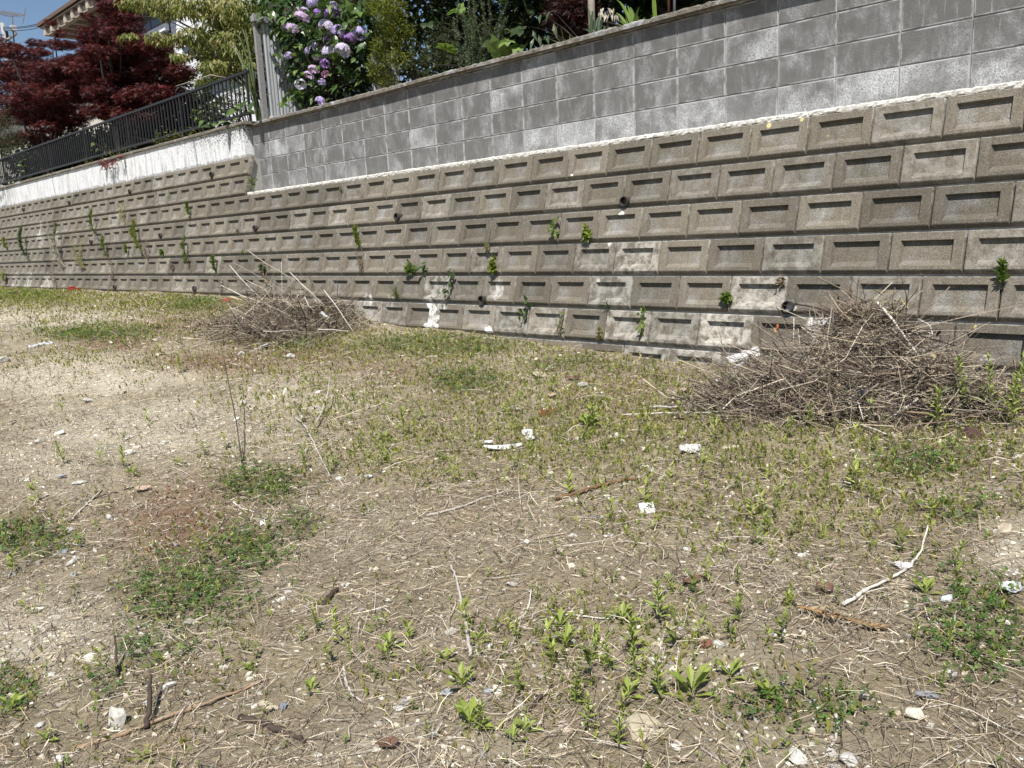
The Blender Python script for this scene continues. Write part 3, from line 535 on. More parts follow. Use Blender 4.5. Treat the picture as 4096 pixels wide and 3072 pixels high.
shrub('yellow_green_shrub', 'shrub with tiny yellow green leaves next to the hydrangea', 'shrub', (-5.9, 1.1, 1.88), bl2(2, [(1060, 40, .16), (1150, 90, .2), (1180, 180, .15), (1250, 290, .16), (1080, 420, .13), (1180, 470, .16), (1060, 560, .13), (1080, 660, .14), (1140, 710, .12), (1280, 390, .14), (1240, 520, .14), (1120, 260, .13)],   .75, 1.0), LANCE, 520, .042, YG, 'leaf', -.2, .9)
shrub('box_shrub', 'grey green shrub with minute leaves behind the fig leaves', 'shrub', (-4.85, 1.2, 1.88), bl2(2, [(1550, 300, .15), (1620, 250, .15), (1540, 400, .16), (1650, 380, .15), (1600, 500, .18), (1500, 550, .18), (1700, 520, .15), (1400, 560, .2), (1350, 480, .18)], .9, 1.2), LANCE, 420, .022, [(.055, .07, .035), (.04, .055, .025), (.08, .09, .05)])
# rosemary: upright wands of needles
t = thing('rosemary_bush', 'upright rosemary bush with thin needle covered wands', 'shrub', at(z(2, 1900, 570), .85) * [1, 1, 0] + [0, 0, 1.88]); b = np.array(t.location); mb = MB(); ms_ = MB()
for k in range(64):
    tip = at(z(2, rng.uniform(1690, 2190), rng.uniform(-30, 470)), rng.uniform(.72, 1.15)) - b; bs = np.array([tip[0] * .35 + rng.normal(0, .06), tip[1] * .4 + rng.normal(0, .05), 0])
    s_ = np.linspace(0, 1, 9)[:, None]; p = bs + (tip - bs) * s_ + np.array([rng.normal(0, .05), rng.normal(0, .04), 0]) * (s_ * (1 - s_)) * 3; tube(ms_, p, .0016, 4); n = 150
    u = rng.uniform(.12, 1, n); Pn = np.stack([np.interp(u, s_[:, 0], p[:, i]) for i in range(3)], -1); ax = unit(tip - bs); D = unit(rdir(n) + ax * .8); leaves(mb, LANCE, Pn, D, rdir(n), rng.uniform(.02, .036, n), cols(n, (.085, .115, .06), (.12, .15, .08), (.055, .08, .04)))
tag(link('wands', ms_.mesh('wands', M['bark']), t), kind='stuff'); tag(link('needles', mb.mesh('needles', M['leaf']), t), kind='stuff')
# fig plant: a few big lobed leaves, each a part
def fig_t():
    V = [(0, 0, 0)]; F = []
    for a, l, w_ in ((-1.5, .6, .22), (-.7, .85, .24), (0, 1, .26), (.7, .85, .24), (1.5, .6, .22)):
        i = len(V); d = np.array([math.sin(a), math.cos(a), 0]); p = np.array([d[1], -d[0], 0]); V += [tuple(d * l * .25 - p * .16), tuple(d * l * .7 - p * w_ + (0, 0, .03)), tuple(d * l - np.array([0, 0, .12])), tuple(d * l * .7 + p * w_ + (0, 0, .03)), tuple(d * l * .25 + p * .16)]
        F += [(0, i + 4, i), (i, i + 4, i + 3), (i, i + 3, i + 1), (i + 1, i + 3, i + 2)]
    return V, F, None
FIG = fig_t(); FL = [leafmesh(FIG, 'leaf', c) for c in ((.13, .20, .045), (.16, .24, .06), (.035, .06, .02))]
def leafplant(name, label, cat, base, lst, meshes, y0, y1, D0=None):
    b = np.array(base, float); t = thing(name, label, cat, b); mb = MB(); pts = [at(p, rng.uniform(y0, y1)) for p, _, _ in lst]
    limb_tree(mb, (0, 0, -.02), [p - b for p in pts], .006, 4, 5); tag(link('stems', mb.mesh('stems', M['bark'], True), t), kind='stuff')
    for (p, sz, mi), P in zip(lst, pts):
        D = unit(np.array([rng.normal(0, .7), -.5, rng.normal(-.2, .4)])) if D0 is None else unit(np.array(D0) + rng.normal(0, .3, 3)); Nn = unit(np.array([.15, -.75, .6]) + rng.normal(0, .25, 3)); R_ = frames(D[None], Nn[None])[0] * sz; q = P - b
        link('leaf', meshes[mi], t).matrix_local = Matrix(((*R_[0], q[0]), (*R_[1], q[1]), (*R_[2], q[2]), (0, 0, 0, 1)))
    return t
leafplant('fig_plant', 'young fig with big lobed bright leaves beside the rosemary', 'plant', (-4.35, .95, 1.88), [(z(2, 1640, 430), .2, 0), (z(2, 2120, 470), .2, 0), (z(2, 2080, 380), .16, 2), (z(2, 2190, 350), .14, 1), (z(2, 1700, 110), .12, 0), (z(2, 1790, 60), .10, 1), (z(3, 90, 260), .16, 2), (z(3, 60, 390), .12, 1), (z(3, 30, 430), .10, 0), (z(2, 1480, 200), .14, 2), (z(2, 1540, 150), .12, 2), (z(3, 120, 60), .14, 2)], FL, .72, .9)
LL = [leafmesh(LANCE, 'gloss', c) for c in ((.10, .13, .07), (.05, .08, .03), (.13, .17, .06))]
leafplant('loquat_sapling', 'sapling with long toothed drooping leaves on a thin grey stem', 'plant', (-3.55, 1.0, 1.88), [(z(3, 360, 200), .15, 0), (z(3, 230, 300), .12, 0), (z(3, 190, 330), .12, 0), (z(3, 270, 380), .13, 0), (z(3, 310, 300), .13, 1), (z(3, 250, 120), .13, 1), (z(3, 330, 90), .12, 1), (z(3, 180, 260), .12, 1)], LL, .75, .95, (.2, -.3, -.8))
shrub('dark_maple_shrub', 'dark purple leaved maple shrub behind the wall coping', 'shrub', (-3.1, 1.5, 1.88), bl2(3, [(450, 60, .22), (560, 90, .22), (500, 150, .2), (420, 170, .18), (600, 30, .2), (640, 150, .16), (540, 200, .16)], 1.2, 1.6), MAPLE, 160, .06, [(.035, .012, .014), (.05, .016, .014), (.025, .012, .012)], 'maple')
# strap leaved clumps
def blade_clump(name, label, cat, base, tips, w_, colr, mat='leaf', arch=.25):
    b = np.array(base, float); t = thing(name, label, cat, b)
    for k, tp in enumerate(tips):
        tp = np.array(tp) - b; bs = np.array([rng.normal(0, .03), rng.normal(0, .02), -.01]); n = 8; s_ = np.linspace(0, 1, n)[:, None]; p = bs + (tp - bs) * s_ + np.array([0, 0, np.linalg.norm(tp) * arch]) * (s_ * (1 - s_)) * 2
        wd = np.array([.75, .65, .1]) * rng.choice([-1, 1]); side = unit(np.cross(np.gradient(p, axis=0), np.cross(wd, [0, 0, 1]) + .01)); side = unit(np.array([.72, .69, rng.normal(0, .2)]))[None] * np.ones((n, 1)); W_ = (w_ * np.sin(np.pi * np.clip(s_ * .8 + .16, 0, 1)) ** .8)
        V = np.stack([p - side * W_, p + np.array([0, .3, 0]) * W_, p + side * W_], 1).reshape(-1, 3); F = [(3 * i + j, 3 * i + j + 1, 3 * i + j + 4, 3 * i + j + 3) for i in range(n - 1) for j in range(2)]
        link('blade', MB().add(V, None, F, np.clip(np.array(colr) * rng.uniform(.75, 1.3), 0, 1)).mesh('blade', M[mat]), t)
    return t
blade_clump('iris_clump', 'clump of bright sword shaped iris leaves, the tallest above the coping', 'plant', at(z(3, 1040, 170), .72) * [1, 1, 0] + [0, 0, 1.87], [at(z(3, *p), rng.uniform(.62, .9)) for p in ((905, 0), (1000, 50), (1020, 60), (1085, 130), (960, 90), (915, 175), (1150, 150), (900, 110), (1100, 60), (860, 200))], .013, (.12, .19, .03))
blade_clump('iris_clump', 'dark blue green sword leaves beside the mottled trunk', 'plant', at(z(3, 720, 260), .72) * [1, 1, 0] + [0, 0, 1.87], [at(z(3, *p), rng.uniform(.66, .9)) for p in ((655, 60), (680, 130), (700, 90), (740, 150), (780, 170), (590, 255), (640, 200), (800, 230), (760, 110))], .012, (.055, .09, .045))
blade_clump('iris_clump', 'single bright sword leaf standing alone by the rusty stake', 'plant', at(z(3, 1230, 140), .72) * [1, 1, 0] + [0, 0, 1.87], [at(z(3, *p), .7) for p in ((1215, -20), (1225, -60))], .014, (.14, .21, .035))
blade_clump('grass_clump', 'thin arching grass blades leaning over the coping under the sapling', 'plant', at(z(3, 470, 330), .74) * [1, 1, 0] + [0, 0, 1.87], [at(z(3, *p), rng.uniform(.55, .7)) for p in ((330, 250), (420, 240), (550, 320), (500, 300), (260, 330), (360, 350))], .005, (.13, .15, .05))
t = thing('mottled_trunk', 'pale mottled tree trunk behind the iris leaves', 'tree', at(z(3, 690, 200), 1.1) * [1, 1, 0] + [0, 0, 1.86]); mb = MB(); tube(mb, [(0, 0, -.05), (.0, 0, .5), (-.02, .02, 1.2), (-.05, .05, 2.2)], [.036, .032, .03, .025], 10); link('trunk', mb.mesh('trunk', M['palebark'], True), t)
mb = MB(); spray_crown(mb, OVAL, [(-.1, .3, 2.4), (.4, .2, 2.2), (-.5, .3, 2.3)], [.6, .5, .5], 260, .09, [(.03, .045, .014), (.04, .055, .018)], .2, .6); link('crown', mb.mesh('crown', M['gloss']), t)
t = thing('rusty_stake', 'rusty red garden stake rising behind the coping', 'stake', at(z(3, 1355, 105), .85) * [1, 1, 0] + [0, 0, 1.86]); mb = MB(); tube(mb, [(0, 0, -.05), (0, 0, 1.1)], .012, 8); link('pole', mb.mesh('pole', plain('red_pole', (.16, .06, .04), .8, .3), True), t)
t = thing('grey_stake', 'slim grey stake next to the rusty red one', 'stake', at(z(3, 1402, 100), .85) * [1, 1, 0] + [0, 0, 1.86]); mb = MB(); tube(mb, [(0, 0, -.05), (.01, 0, 1.1)], .011, 8); link('pole', mb.mesh('pole', M['polecon'], True), t)
t = thing('faded_lily', 'faded plant with hanging whitish dried flower petals above the iris', 'plant', at(z(3, 850, 220), .9) * [1, 1, 0] + [0, 0, 1.87]); b = np.array(t.location); mb = MB(); n = 26
Pn = np.array([at(z(3, rng.uniform(740, 920), rng.uniform(60, 130)), rng.uniform(.8, .95)) for _ in range(n)]) - b; mb2 = MB(); limb_tree(mb2, (0, 0, 0), Pn[:6], .004, 2, 4); link('stem', mb2.mesh('stem', M['bark']), t)
leaves(mb, LANCE, Pn, unit(np.array([0, -.1, -1]) + rng.normal(0, .35, (n, 3))), unit(np.array([.2, -1, .4]) + rng.normal(0, .4, (n, 3))), rng.uniform(.05, .08, n), cols(n, (.60, .55, .46), (.45, .42, .36), v=.2)); tag(link('foliage', mb.mesh('foliage', M['petal']), t), kind='stuff')
# dark trees that close the garden behind: high crowns shade everything under them
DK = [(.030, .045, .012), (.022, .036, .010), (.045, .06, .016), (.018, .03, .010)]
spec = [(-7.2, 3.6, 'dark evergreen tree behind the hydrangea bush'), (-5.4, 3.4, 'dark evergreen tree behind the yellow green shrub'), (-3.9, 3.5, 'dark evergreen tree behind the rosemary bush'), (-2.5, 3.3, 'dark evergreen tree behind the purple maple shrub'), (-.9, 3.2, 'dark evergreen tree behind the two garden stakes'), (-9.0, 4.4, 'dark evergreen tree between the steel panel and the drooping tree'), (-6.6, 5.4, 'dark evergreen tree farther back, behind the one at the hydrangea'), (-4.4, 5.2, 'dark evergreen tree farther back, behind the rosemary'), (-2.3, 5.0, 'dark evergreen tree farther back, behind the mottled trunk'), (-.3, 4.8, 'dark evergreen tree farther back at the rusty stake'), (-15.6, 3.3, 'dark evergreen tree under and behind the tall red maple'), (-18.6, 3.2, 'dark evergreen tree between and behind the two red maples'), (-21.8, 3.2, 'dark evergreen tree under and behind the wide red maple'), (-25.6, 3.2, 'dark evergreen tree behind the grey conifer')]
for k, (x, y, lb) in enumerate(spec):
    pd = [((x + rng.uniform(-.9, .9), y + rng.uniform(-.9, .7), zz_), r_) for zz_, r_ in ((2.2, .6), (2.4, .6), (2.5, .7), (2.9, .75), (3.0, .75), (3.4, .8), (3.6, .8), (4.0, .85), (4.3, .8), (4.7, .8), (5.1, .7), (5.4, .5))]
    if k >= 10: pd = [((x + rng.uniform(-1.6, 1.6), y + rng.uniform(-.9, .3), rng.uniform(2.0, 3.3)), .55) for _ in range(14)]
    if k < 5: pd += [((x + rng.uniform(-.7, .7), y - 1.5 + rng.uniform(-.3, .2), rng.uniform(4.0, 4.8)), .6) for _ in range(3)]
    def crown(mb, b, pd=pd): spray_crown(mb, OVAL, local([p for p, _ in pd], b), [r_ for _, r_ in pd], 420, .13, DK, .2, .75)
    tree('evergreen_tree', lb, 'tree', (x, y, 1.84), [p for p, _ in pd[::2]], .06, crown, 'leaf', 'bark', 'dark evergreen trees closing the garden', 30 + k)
# plants at the iron fence
BL = [leafmesh(OVAL, 'leaf', c) for c in ((.10, .16, .04), (.17, .22, .10), (.05, .09, .025))]
leafplant('broad_leaf_vine', 'broad leaved vine spilling over the white wall beside the grey blocks', 'plant', (-9.15, .56, 1.94), [(z(1, 2040, 960), .20, 0), (z(1, 1975, 1050), .2, 1), (z(1, 2090, 1060), .13, 0), (z(1, 2100, 930), .12, 0), (z(1, 2190, 880), .2, 2), (z(1, 2140, 870), .18, 2), (z(1, 2150, 950), .12, 0), (z(1, 2060, 1020), .10, 0), (z(1, 2200, 990), .09, 0)], BL, .44, .56)
leafplant('broad_leaf_vine', 'small broad leaved vine drooping over the middle of the white wall coping', 'plant', (-10.1, .56, 1.94), [(z(1, 1770, 1030), .15, 0), (z(1, 1820, 1100), .15, 2), (z(1, 1800, 1060), .1, 1), (z(1, 1720, 1010), .10, 0), (z(1, 1700, 960), .08, 0), (z(1, 1745, 960), .08, 0), (z(1, 1880, 1080), .1, 0)], BL, .42, .55)
leafplant('climbing_weed', 'yellow green climber on the railing bars midway along the fence', 'plant', (-13.6, .62, 1.94), [(z(1, 815, 1120), .09, 0), (z(1, 830, 1180), .09, 1), (z(1, 810, 1230), .10, 0), (z(1, 835, 1240), .09, 0), (z(1, 850, 1280), .09, 2), (z(1, 810, 1290), .08, 0), (z(1, 920, 1260), .08, 0), (z(1, 870, 1300), .07, 0)], BL, .54, .64)
leafplant('climbing_weed', 'green climber on the railing bars near the far end of the fence', 'plant', (-18.6, .62, 1.94), [(z(1, 200, 1390), .12, 0), (z(1, 220, 1370), .12, 2), (z(1, 230, 1430), .12, 0), (z(1, 190, 1430), .1, 0), (z(1, 215, 1480), .1, 2), (z(1, 180, 1500), .1, 0), (z(1, 240, 1390), .1, 0)], BL, .54, .64)
shrub('fence_weeds', 'low yellow green weeds along the coping under the railing', 'weed', (-11.5, .66, 1.93), [(at(z(1, x, y), .64), .10) for x, y in ((1420, 1190), (1380, 1215), (1500, 1195), (1060, 1290), (1120, 1280), (1000, 1320), (940, 1350), (1600, 1150), (1690, 1130), (780, 1390), (1480, 1150), (1560, 1165))], LANCE, 40, .05, YG)
shrub('fence_weeds', 'mixed green weeds behind the railing near the steel panel', 'weed', (-9.6, 1.0, 1.88), [(at(z(1, x, y), rng.uniform(.75, 1.2)), .16) for x, y in ((2050, 760), (2000, 830), (2100, 800), (1900, 900), (1950, 760), (1850, 960), (2120, 900), (1750, 760), (1770, 690), (1740, 1000))], LANCE, 90, .06, [(.06, .09, .02), (.10, .13, .03), (.13, .15, .04)])
shrub('grey_conifer', 'dusty grey green conifer at the far end of the fence', 'shrub', at(z(1, 30, 1500), .95) * [1, 1, 0] + [0, 0, 1.86], [(at(z(1, x, y), rng.uniform(.8, 1.1)), .36) for x, y in ((10, 1080), (40, 1160), (-20, 1200), (60, 1260), (10, 1330), (90, 1200), (-40, 1000))], NARROW, 500, .09, [(.05, .06, .035), (.07, .08, .045), (.04, .05, .028)], 'leaf', -.3, 1.2)
blade_clump('pampas_grass', 'tall grass with long drooping blades beside the timber post', 'grass', (-8.95, .8, 1.92), [at(z(1, *p), rng.uniform(.5, .8)) for p in ((2060, 560), (2010, 640), (2090, 560), (2190, 790), (2150, 700), (2170, 760), (2130, 560), (1990, 380), (2030, 300), (2080, 250), (2110, 240), (1940, 380), (2180, 640), (2200, 720), (2050, 470), (1900, 660), (2140, 480))], .009, (.11, .145, .06), 'leaf', .55)
shrub('red_creeper', 'small dark red maple seedling hanging over the white wall', 'plant', at(z(1, 960, 1380), .5), [(at(z(1, x, y), .40), .09) for x, y in ((900, 1410), (940, 1400), (990, 1380), (960, 1430), (1040, 1360), (900, 1430))], MAPLE, 9, .08, [(.13, .02, .015), (.09, .015, .012)], 'maple', .6)
t = thing('wire_hoop', 'bent wire plant hoop standing against the railing', 'hoop', at(z(1, 1570, 830), .64)); b = np.array(t.location); mb = MB(); tube(mb, [at(z(1, *p), .64) - b for p in ((1520, 840), (1520, 785), (1540, 755), (1570, 748), (1600, 765), (1620, 800), (1625, 815))], .006, 6); link('hoop', mb.mesh('hoop', M['alu'], True), t)
t = thing('dead_branch', 'long bare branch lying over the iron fence', 'branch', at(z(1, 1820, 650), .62)); b = np.array(t.location); mb = MB(); tube(mb, [at(z(1, *p), y_) - b for p, y_ in (((1520, 745), .6), (1650, 705, 0) and ((1650, 705), .6), ((1820, 648), .6), ((1950, 670), .65))], [.006, .007, .007, .004], 5); link('stick', mb.mesh('stick', M['palebark'], True), t)
# ------------------------------------------------------------------ houses, pole, aerial
hs = thing('gabled_house', 'cream sided house with a deep timber gable eave behind the maples', 'house', (-20, 5.2, 1.85)); hb = np.array(hs.location)
Yh = 5.2; A_ = at((148, 108), Yh - 1.1); B_ = at((330, -15), Yh - 1.1); sl_ = (B_[2] - A_[2]) / (B_[0] - A_[0]); wl = at((362, 150), Yh)[0]; wr = at((690, 120), Yh)[0]; ex = A_[0]; rx = ex + (wr - ex) * .62; rz = A_[2] + sl_ * (rx - ex)
zr = lambda x: (A_[2] + sl_ * (x - ex)) if x <= rx else rz - sl_ * (x - rx)
def lz(P): return np.array(P, float) - hb
mb = MB(); V = [(wl, Yh, 1.8), (wr, Yh, 1.8), (wr, Yh, zr(wr) - .15), (rx, Yh, rz - .15), (wl, Yh, zr(wl) - .15)]; V = V + [(x, y + 6, z_) for x, y, z_ in V]
mb.add(lz(V), [], [(0, 1, 2, 4), (2, 3, 4, 4), (0, 4, 9, 5), (1, 6, 7, 2)][:1] + [(0, 4, 9, 5), (1, 6, 7, 2)]); mb.add(lz([V[2], V[3], V[4]]), [(0, 1, 2)]); link('wall', mb.mesh('wall', M['siding'], False, False), hs)
x = wl + .2
while x < wr:
    if not (at((545, 60), Yh)[0] - .1 < x < at((668, 60), Yh)[0] + .1): mb = MB(); box(mb, *[v for v in (x - hb[0], x + .05 - hb[0], -.03, -.002, .2, zr(x) - .4 - hb[2])]); link('batten', mb.mesh('batten', M['siding'], False, False), hs)
    x += .42
def roofslab(xa, xb, name, mat, th=.10, yo=-1.1, zo=0):
    mb = MB(); V = [(xa, Yh + yo, zr(xa) + zo), (xb, Yh + yo, zr(xb) + zo), (xb, Yh + 6.5, zr(xb) + zo), (xa, Yh + 6.5, zr(xa) + zo)]; V = V + [(a, b_, c_ + th) for a, b_, c_ in V]; mb.add(lz(V), None, BF); return link(name, mb.mesh(name, mat, False, False), hs)
roofslab(ex - .05, rx, 'roof', M['roof'], .10); roofslab(rx, wr + 1.2, 'roof', M['roof'], .10); roofslab(ex + .06, rx - .02, 'soffit', M['eave'], .03, -1.04, -.06)
for k in range(7):
    x = ex + .35 + k * (rx - ex) / 7; mb = MB(); box(mb, x - .09 - hb[0], x + .09 - hb[0], -1.02, -.002, zr(x) - .30 - hb[2], zr(x) - .075 - hb[2]); link('purlin', mb.mesh('purlin', M['eave'], False, False), hs)
mb = MB(); V = [(ex + .25, Yh - .95, zr(ex + .25) - .30), (rx, Yh - .95, rz - .30), (rx, Yh - .80, rz - .30), (ex + .25, Yh - .80, zr(ex + .25) - .30)]; V = V + [(a, b_, c_ + .16) for a, b_, c_ in V]; mb.add(lz(V), None, BF); link('verge_beam', mb.mesh('verge_beam', M['eave'], False, False), hs)
wa = at(z(1, 1215, 90), Yh); wb = at(z(1, 1425, 200), Yh); wf = MB(); box(wf, wa[0] - hb[0], wb[0] - hb[0], -.06, -.004, wb[2] - .1 - hb[2], wa[2] + .35 - hb[2]); w_ = link('window', wf.mesh('window', M['gutter'], False, False), hs)
mb = MB(); box(mb, wa[0] + .07 - hb[0], (wa[0] + wb[0]) / 2 - .03 - hb[0], -.07, -.062, wb[2] - hb[2], wa[2] + .27 - hb[2]); link('pane', mb.mesh('pane', M['glass'], False, False), w_)
mb = MB(); box(mb, (wa[0] + wb[0]) / 2 + .03 - hb[0], wb[0] - .07 - hb[0], -.07, -.062, wb[2] - hb[2], wa[2] + .27 - hb[2]); link('pane', mb.mesh('pane', M['glass'], False, False), w_)
ra = at(z(1, 1180, 195), Yh - .3); rb = at(z(1, 1440, 225), Yh - .3); mb = MB(); box(mb, ra[0] - hb[0], rb[0] - hb[0], -.36, -.24, rb[2] - .1 - hb[2], rb[2] + .06 - hb[2]); link('balcony_rail', mb.mesh('balcony_rail', M['whiteboard'], False, False), hs)
mb = MB(); dp = at(z(1, 1470, 200), Yh - .08); box(mb, dp[0] - .05 - hb[0], dp[0] + .05 - hb[0], -.12, -.03, .1, 5.6); link('downpipe', mb.mesh('downpipe', M['gutter'], False, False), hs)
Yw = 5.0; w0 = at(z(1, 1520, 300), Yw); w1 = at(z(1, 1900, 600), Yw); w2 = at(z(1, 2200, 600), Yw)
wg = thing('white_annex', 'white boarded house wall with a slate blue eave half hidden by the drooping tree', 'house', (w0[0], Yw, 1.85)); wb0 = np.array(wg.location)
z0_, k = .15, 0
while z0_ < 4.6:
    mb = MB(); box(mb, -.2, w2[0] - w0[0], -.02 + .0, .05, z0_, z0_ + .19); link('board', mb.mesh('board', M['whiteboard'], False, False), wg); z0_ += .2; k += 1
e0 = at(z(1, 1600, 440), Yw - .5) - wb0; e1 = at(z(1, 2100, 330), Yw - .5) - wb0; mb = MB(); box(mb, e0[0], e1[0], -.55, -.03, e0[2] - .06, e0[2] + .07); link('eave', mb.mesh('eave', M['bluegrey'], False, False), wg)
Yl = 7.5; L0 = at(z(1, 0, 470), Yl); L1 = at(z(1, 330, 405), Yl); sh = thing('brown_roofed_house', 'low house with a brown roof seen through the maple beside the aerial', 'house', (L1[0], Yl, 1.85)); sb = np.array(sh.location)
mb = MB(); box(mb, -12, 8, .6, 6, .0, L1[2] - 1.6 - sb[2]); link('wall', mb.mesh('wall', M['siding'], False, False), sh)
V = [(-13, 0, L1[2] - 1.7 - sb[2]), (9, 0, L1[2] - 1.7 - sb[2]), (6, 3.2, L1[2] + .3 - sb[2]), (-10, 3.2, L1[2] + .3 - sb[2]), (-13, 6.4, L1[2] - 1.7 - sb[2]), (9, 6.4, L1[2] - 1.7 - sb[2])]; mb = MB(); mb.add(V, [(0, 3, 4), (1, 5, 2)], [(0, 1, 2, 3), (3, 2, 5, 4), (0, 4, 5, 1)]); link('roof', mb.mesh('roof', M['roof'], False, False), sh)
ptop = at((9, 92), 9.0); up_ = thing('utility_pole', 'pale concrete utility pole at the edge of the sky', 'pole', (ptop[0], 9.0, 1.8)); h_ = ptop[2] - 1.8; mb = MB(); tube(mb, [(0, 0, 0), (0, 0, h_)], [.13, .10], 12); link('pole', mb.mesh('pole', M['polecon'], True), up_)
mb = MB(); box(mb, -.2, 2.0, -.05, .05, h_ - .95, h_ - .85); link('crossarm', mb.mesh('crossarm', M['polecon'], False, False), up_); mb = MB(); tube(mb, [(.5, 0, h_ - .84), (.5, 0, h_ - .5)], .07, 8); link('insulator', mb.mesh('insulator', M['black'], True), up_)
Ya = 8.6; ab = at((55, 140), Ya); an = thing('tv_aerial', 'television aerial with a comb of short rods on a mast', 'aerial', (ab[0], Ya, ab[2])); b = np.array(an.location)
mb = MB(); tube(mb, [at((48, 65), Ya) - b, at((58, 190), Ya) - b], .035, 6); link('mast', mb.mesh('mast', M['alu'], True), an)
a0, a1 = at((2, 48), Ya) - b, at((97, 62), Ya) - b; mb = MB(); tube(mb, [a0, a1], .02, 5); link('boom', mb.mesh('boom', M['alu'], True), an)
for k in range(14):
    c_ = a0 + (a1 - a0) * (k / 13); l = .10 if k < 13 else .38; mb = MB(); tube(mb, [c_ + (0, -.12, -l), c_ + (0, .12, l)], .016, 4); link('rod', mb.mesh('rod', M['alu']), an)
mb = MB(); tube(mb, [at((2, 56), Ya) - b, at((20, 62), Ya) - b, at((46, 66), Ya) - b, at((68, 62), Ya) - b], .02, 4); link('brace', mb.mesh('brace', M['alu']), an)
c_ = at((54, 113), Ya) - b; mb = MB(); box(mb, c_[0] - .16, c_[0] + .16, -.12, .1, c_[2] - .12, c_[2] + .12); link('booster_box', mb.mesh('booster_box', M['plastic'], False, False), an)
for k, (p0, p1) in enumerate((((12, 108), (175, 90)), ((12, 112), (175, 96)), ((14, 118), (150, 112)))):
    q0, q1 = at(p0, 9.0), at(p1, 6.5); t = tag(link('power_line', None, None, tuple(q0)), ('topmost black wire from the pole to the gable', 'second black wire, close under the topmost one', 'lowest black wire from the pole, just above the maple')[k], 'wire', 'wires from the utility pole'); s_ = np.linspace(0, 1, 9)[:, None]; mb = MB(); tube(mb, (q1 - q0) * s_ - np.array([0, 0, .25]) * s_ * (1 - s_) * 1.2, .014, 4); link('cable', mb.mesh('cable', M['black']), t)
# ------------------------------------------------------------------ loose cover of the lot: straw, gravel, seedlings, clover
HD = np.array([FW[0], FW[1]]) / np.hypot(FW[0], FW[1]); HA = math.atan2(HD[1], HD[0])
def sample(n, rmax=24, rc=2.4, power=2.0):
    r = np.linspace(.75, rmax, 800); pdf = r / (1 + (r / rc) ** power); cdf = np.cumsum(pdf); cdf /= cdf[-1]
    R_ = np.interp(rng.uniform(size=n), cdf, r); a = HA + rng.uniform(-.88, .88, n); x = CAM[0] + R_ * np.cos(a); y = CAM[1] + R_ * np.sin(a); k = (y < -.17) & (x > -26) & (x < 5)
    return x[k], y[k], R_[k]
def field(n, prob, **kw):
    x, y, r = sample(n, **kw); P = np.stack([x, y, gz(x, y)], -1); k = rng.uniform(size=len(x)) < prob(P, r); return P[k], r[k]
def ribbons(mb, P, D, L, w, bend, lift, col, up=None):
    n = len(P); D = unit(D); side = unit(np.cross(D, np.array([0, 0, 1.0]) if up is None else up) + 1e-4); q = rng.normal(0, 1, (n, 1)) * bend[:, None] * side
    Nn = np.cross(side, D); t = np.array([0, .5, 1.0]); C_ = P[:, None] + D[:, None] * (L[:, None] * t)[:, :, None] + (q[:, None] + (Nn * rng.normal(0, .5, (n, 1)) * bend[:, None])[:, None]) * (t * (1 - t) * 4)[None, :, None]
    C_[:, :, 2] += lift[:, None]; sd = unit(side + .6 * rng.normal(size=(n, 1)) * Nn)
    W_ = w[:, None] * np.array([.8, 1, .35]); A = C_ - sd[:, None] * W_[:, :, None]; B = C_ + sd[:, None] * W_[:, :, None]; V = np.stack([A, B], 2).reshape(-1, 3)
    o_ = (np.arange(n) * 6)[:, None]; F = np.concatenate([o_ + np.array([[0, 1, 3, 2]]), o_ + np.array([[2, 3, 5, 4]])]); return mb.add(V, None, F, np.repeat(col, 6, 0))
def twigs(mb, P, D, L, r, bend, col, taper=.45):
    n = len(P); D = unit(D); a = unit(np.cross(D, rdir(n))); b = np.cross(D, a); t = np.array([0, .33, .66, 1.0]); q = a * (rng.normal(0, 1, n) * bend)[:, None]; q2 = b * (rng.normal(0, .5, n) * bend)[:, None]
    C_ = P[:, None] + D[:, None] * (L[:, None] * t)[:, :, None] + q[:, None] * (t * (1 - t) * 4)[None, :, None] + q2[:, None] * np.sin(t * 6.28)[None, :, None]
    an = np.arange(3) * 2.094; rr = r[:, None] * (1 - (1 - taper) * t); V = C_[:, :, None] + rr[:, :, None, None] * (np.cos(an)[None, None, :, None] * a[:, None, None] + np.sin(an)[None, None, :, None] * b[:, None, None])
    o_ = (np.arange(n) * 12)[:, None]; F = np.concatenate([o_ + np.array([[i * 3 + j, i * 3 + (j + 1) % 3, (i + 1) * 3 + (j + 1) % 3, (i + 1) * 3 + j]]) for i in range(3) for j in range(3)]); return mb.add(V.reshape(-1, 3), None, F, np.repeat(col, 12, 0))
STRAW = [(.48, .41, .29), (.36, .29, .20), (.58, .52, .40), (.22, .17, .12), (.42, .38, .32), (.10, .075, .055), (.27, .20, .145), (.14, .10, .075), (.34, .27, .20)]
def pstraw(P, r):
    mg, mr, ms, ml = masks(P); return np.clip(.45 + 1.1 * (fbm(P[:, 0], P[:, 1], 2.6, 51) - .3), .08, 1) * (1 - .55 * ms) * (1 - .45 * mg) * (1 - .4 * mr) * (1 - .35 * ml)
P, r = field(560000, pstraw, rc=3.0, power=1.6); n = len(P); print('straw', n)
az = rng.uniform(0, 6.283, n); D = np.stack([np.cos(az), np.sin(az), rng.normal(.02, .16, n)], -1); L = np.clip(rng.lognormal(-3.2, .6, n), .012, .26); mb = MB()
ribbons(mb, P - D * L[:, None] * .5 * np.array([1, 1, 0]), D, L, rng.uniform(.0003, .0011, n) * (1 + .12 * r), L * .12, rng.uniform(.001, .018, n) + np.abs(D[:, 2]) * L * .3, cols(n, *STRAW, v=.3)); tag(link('straw_litter', mb.mesh('straw_litter', M['dry'])), 'dry straw and cut stalks strewn over the lot', None, None, 'stuff')
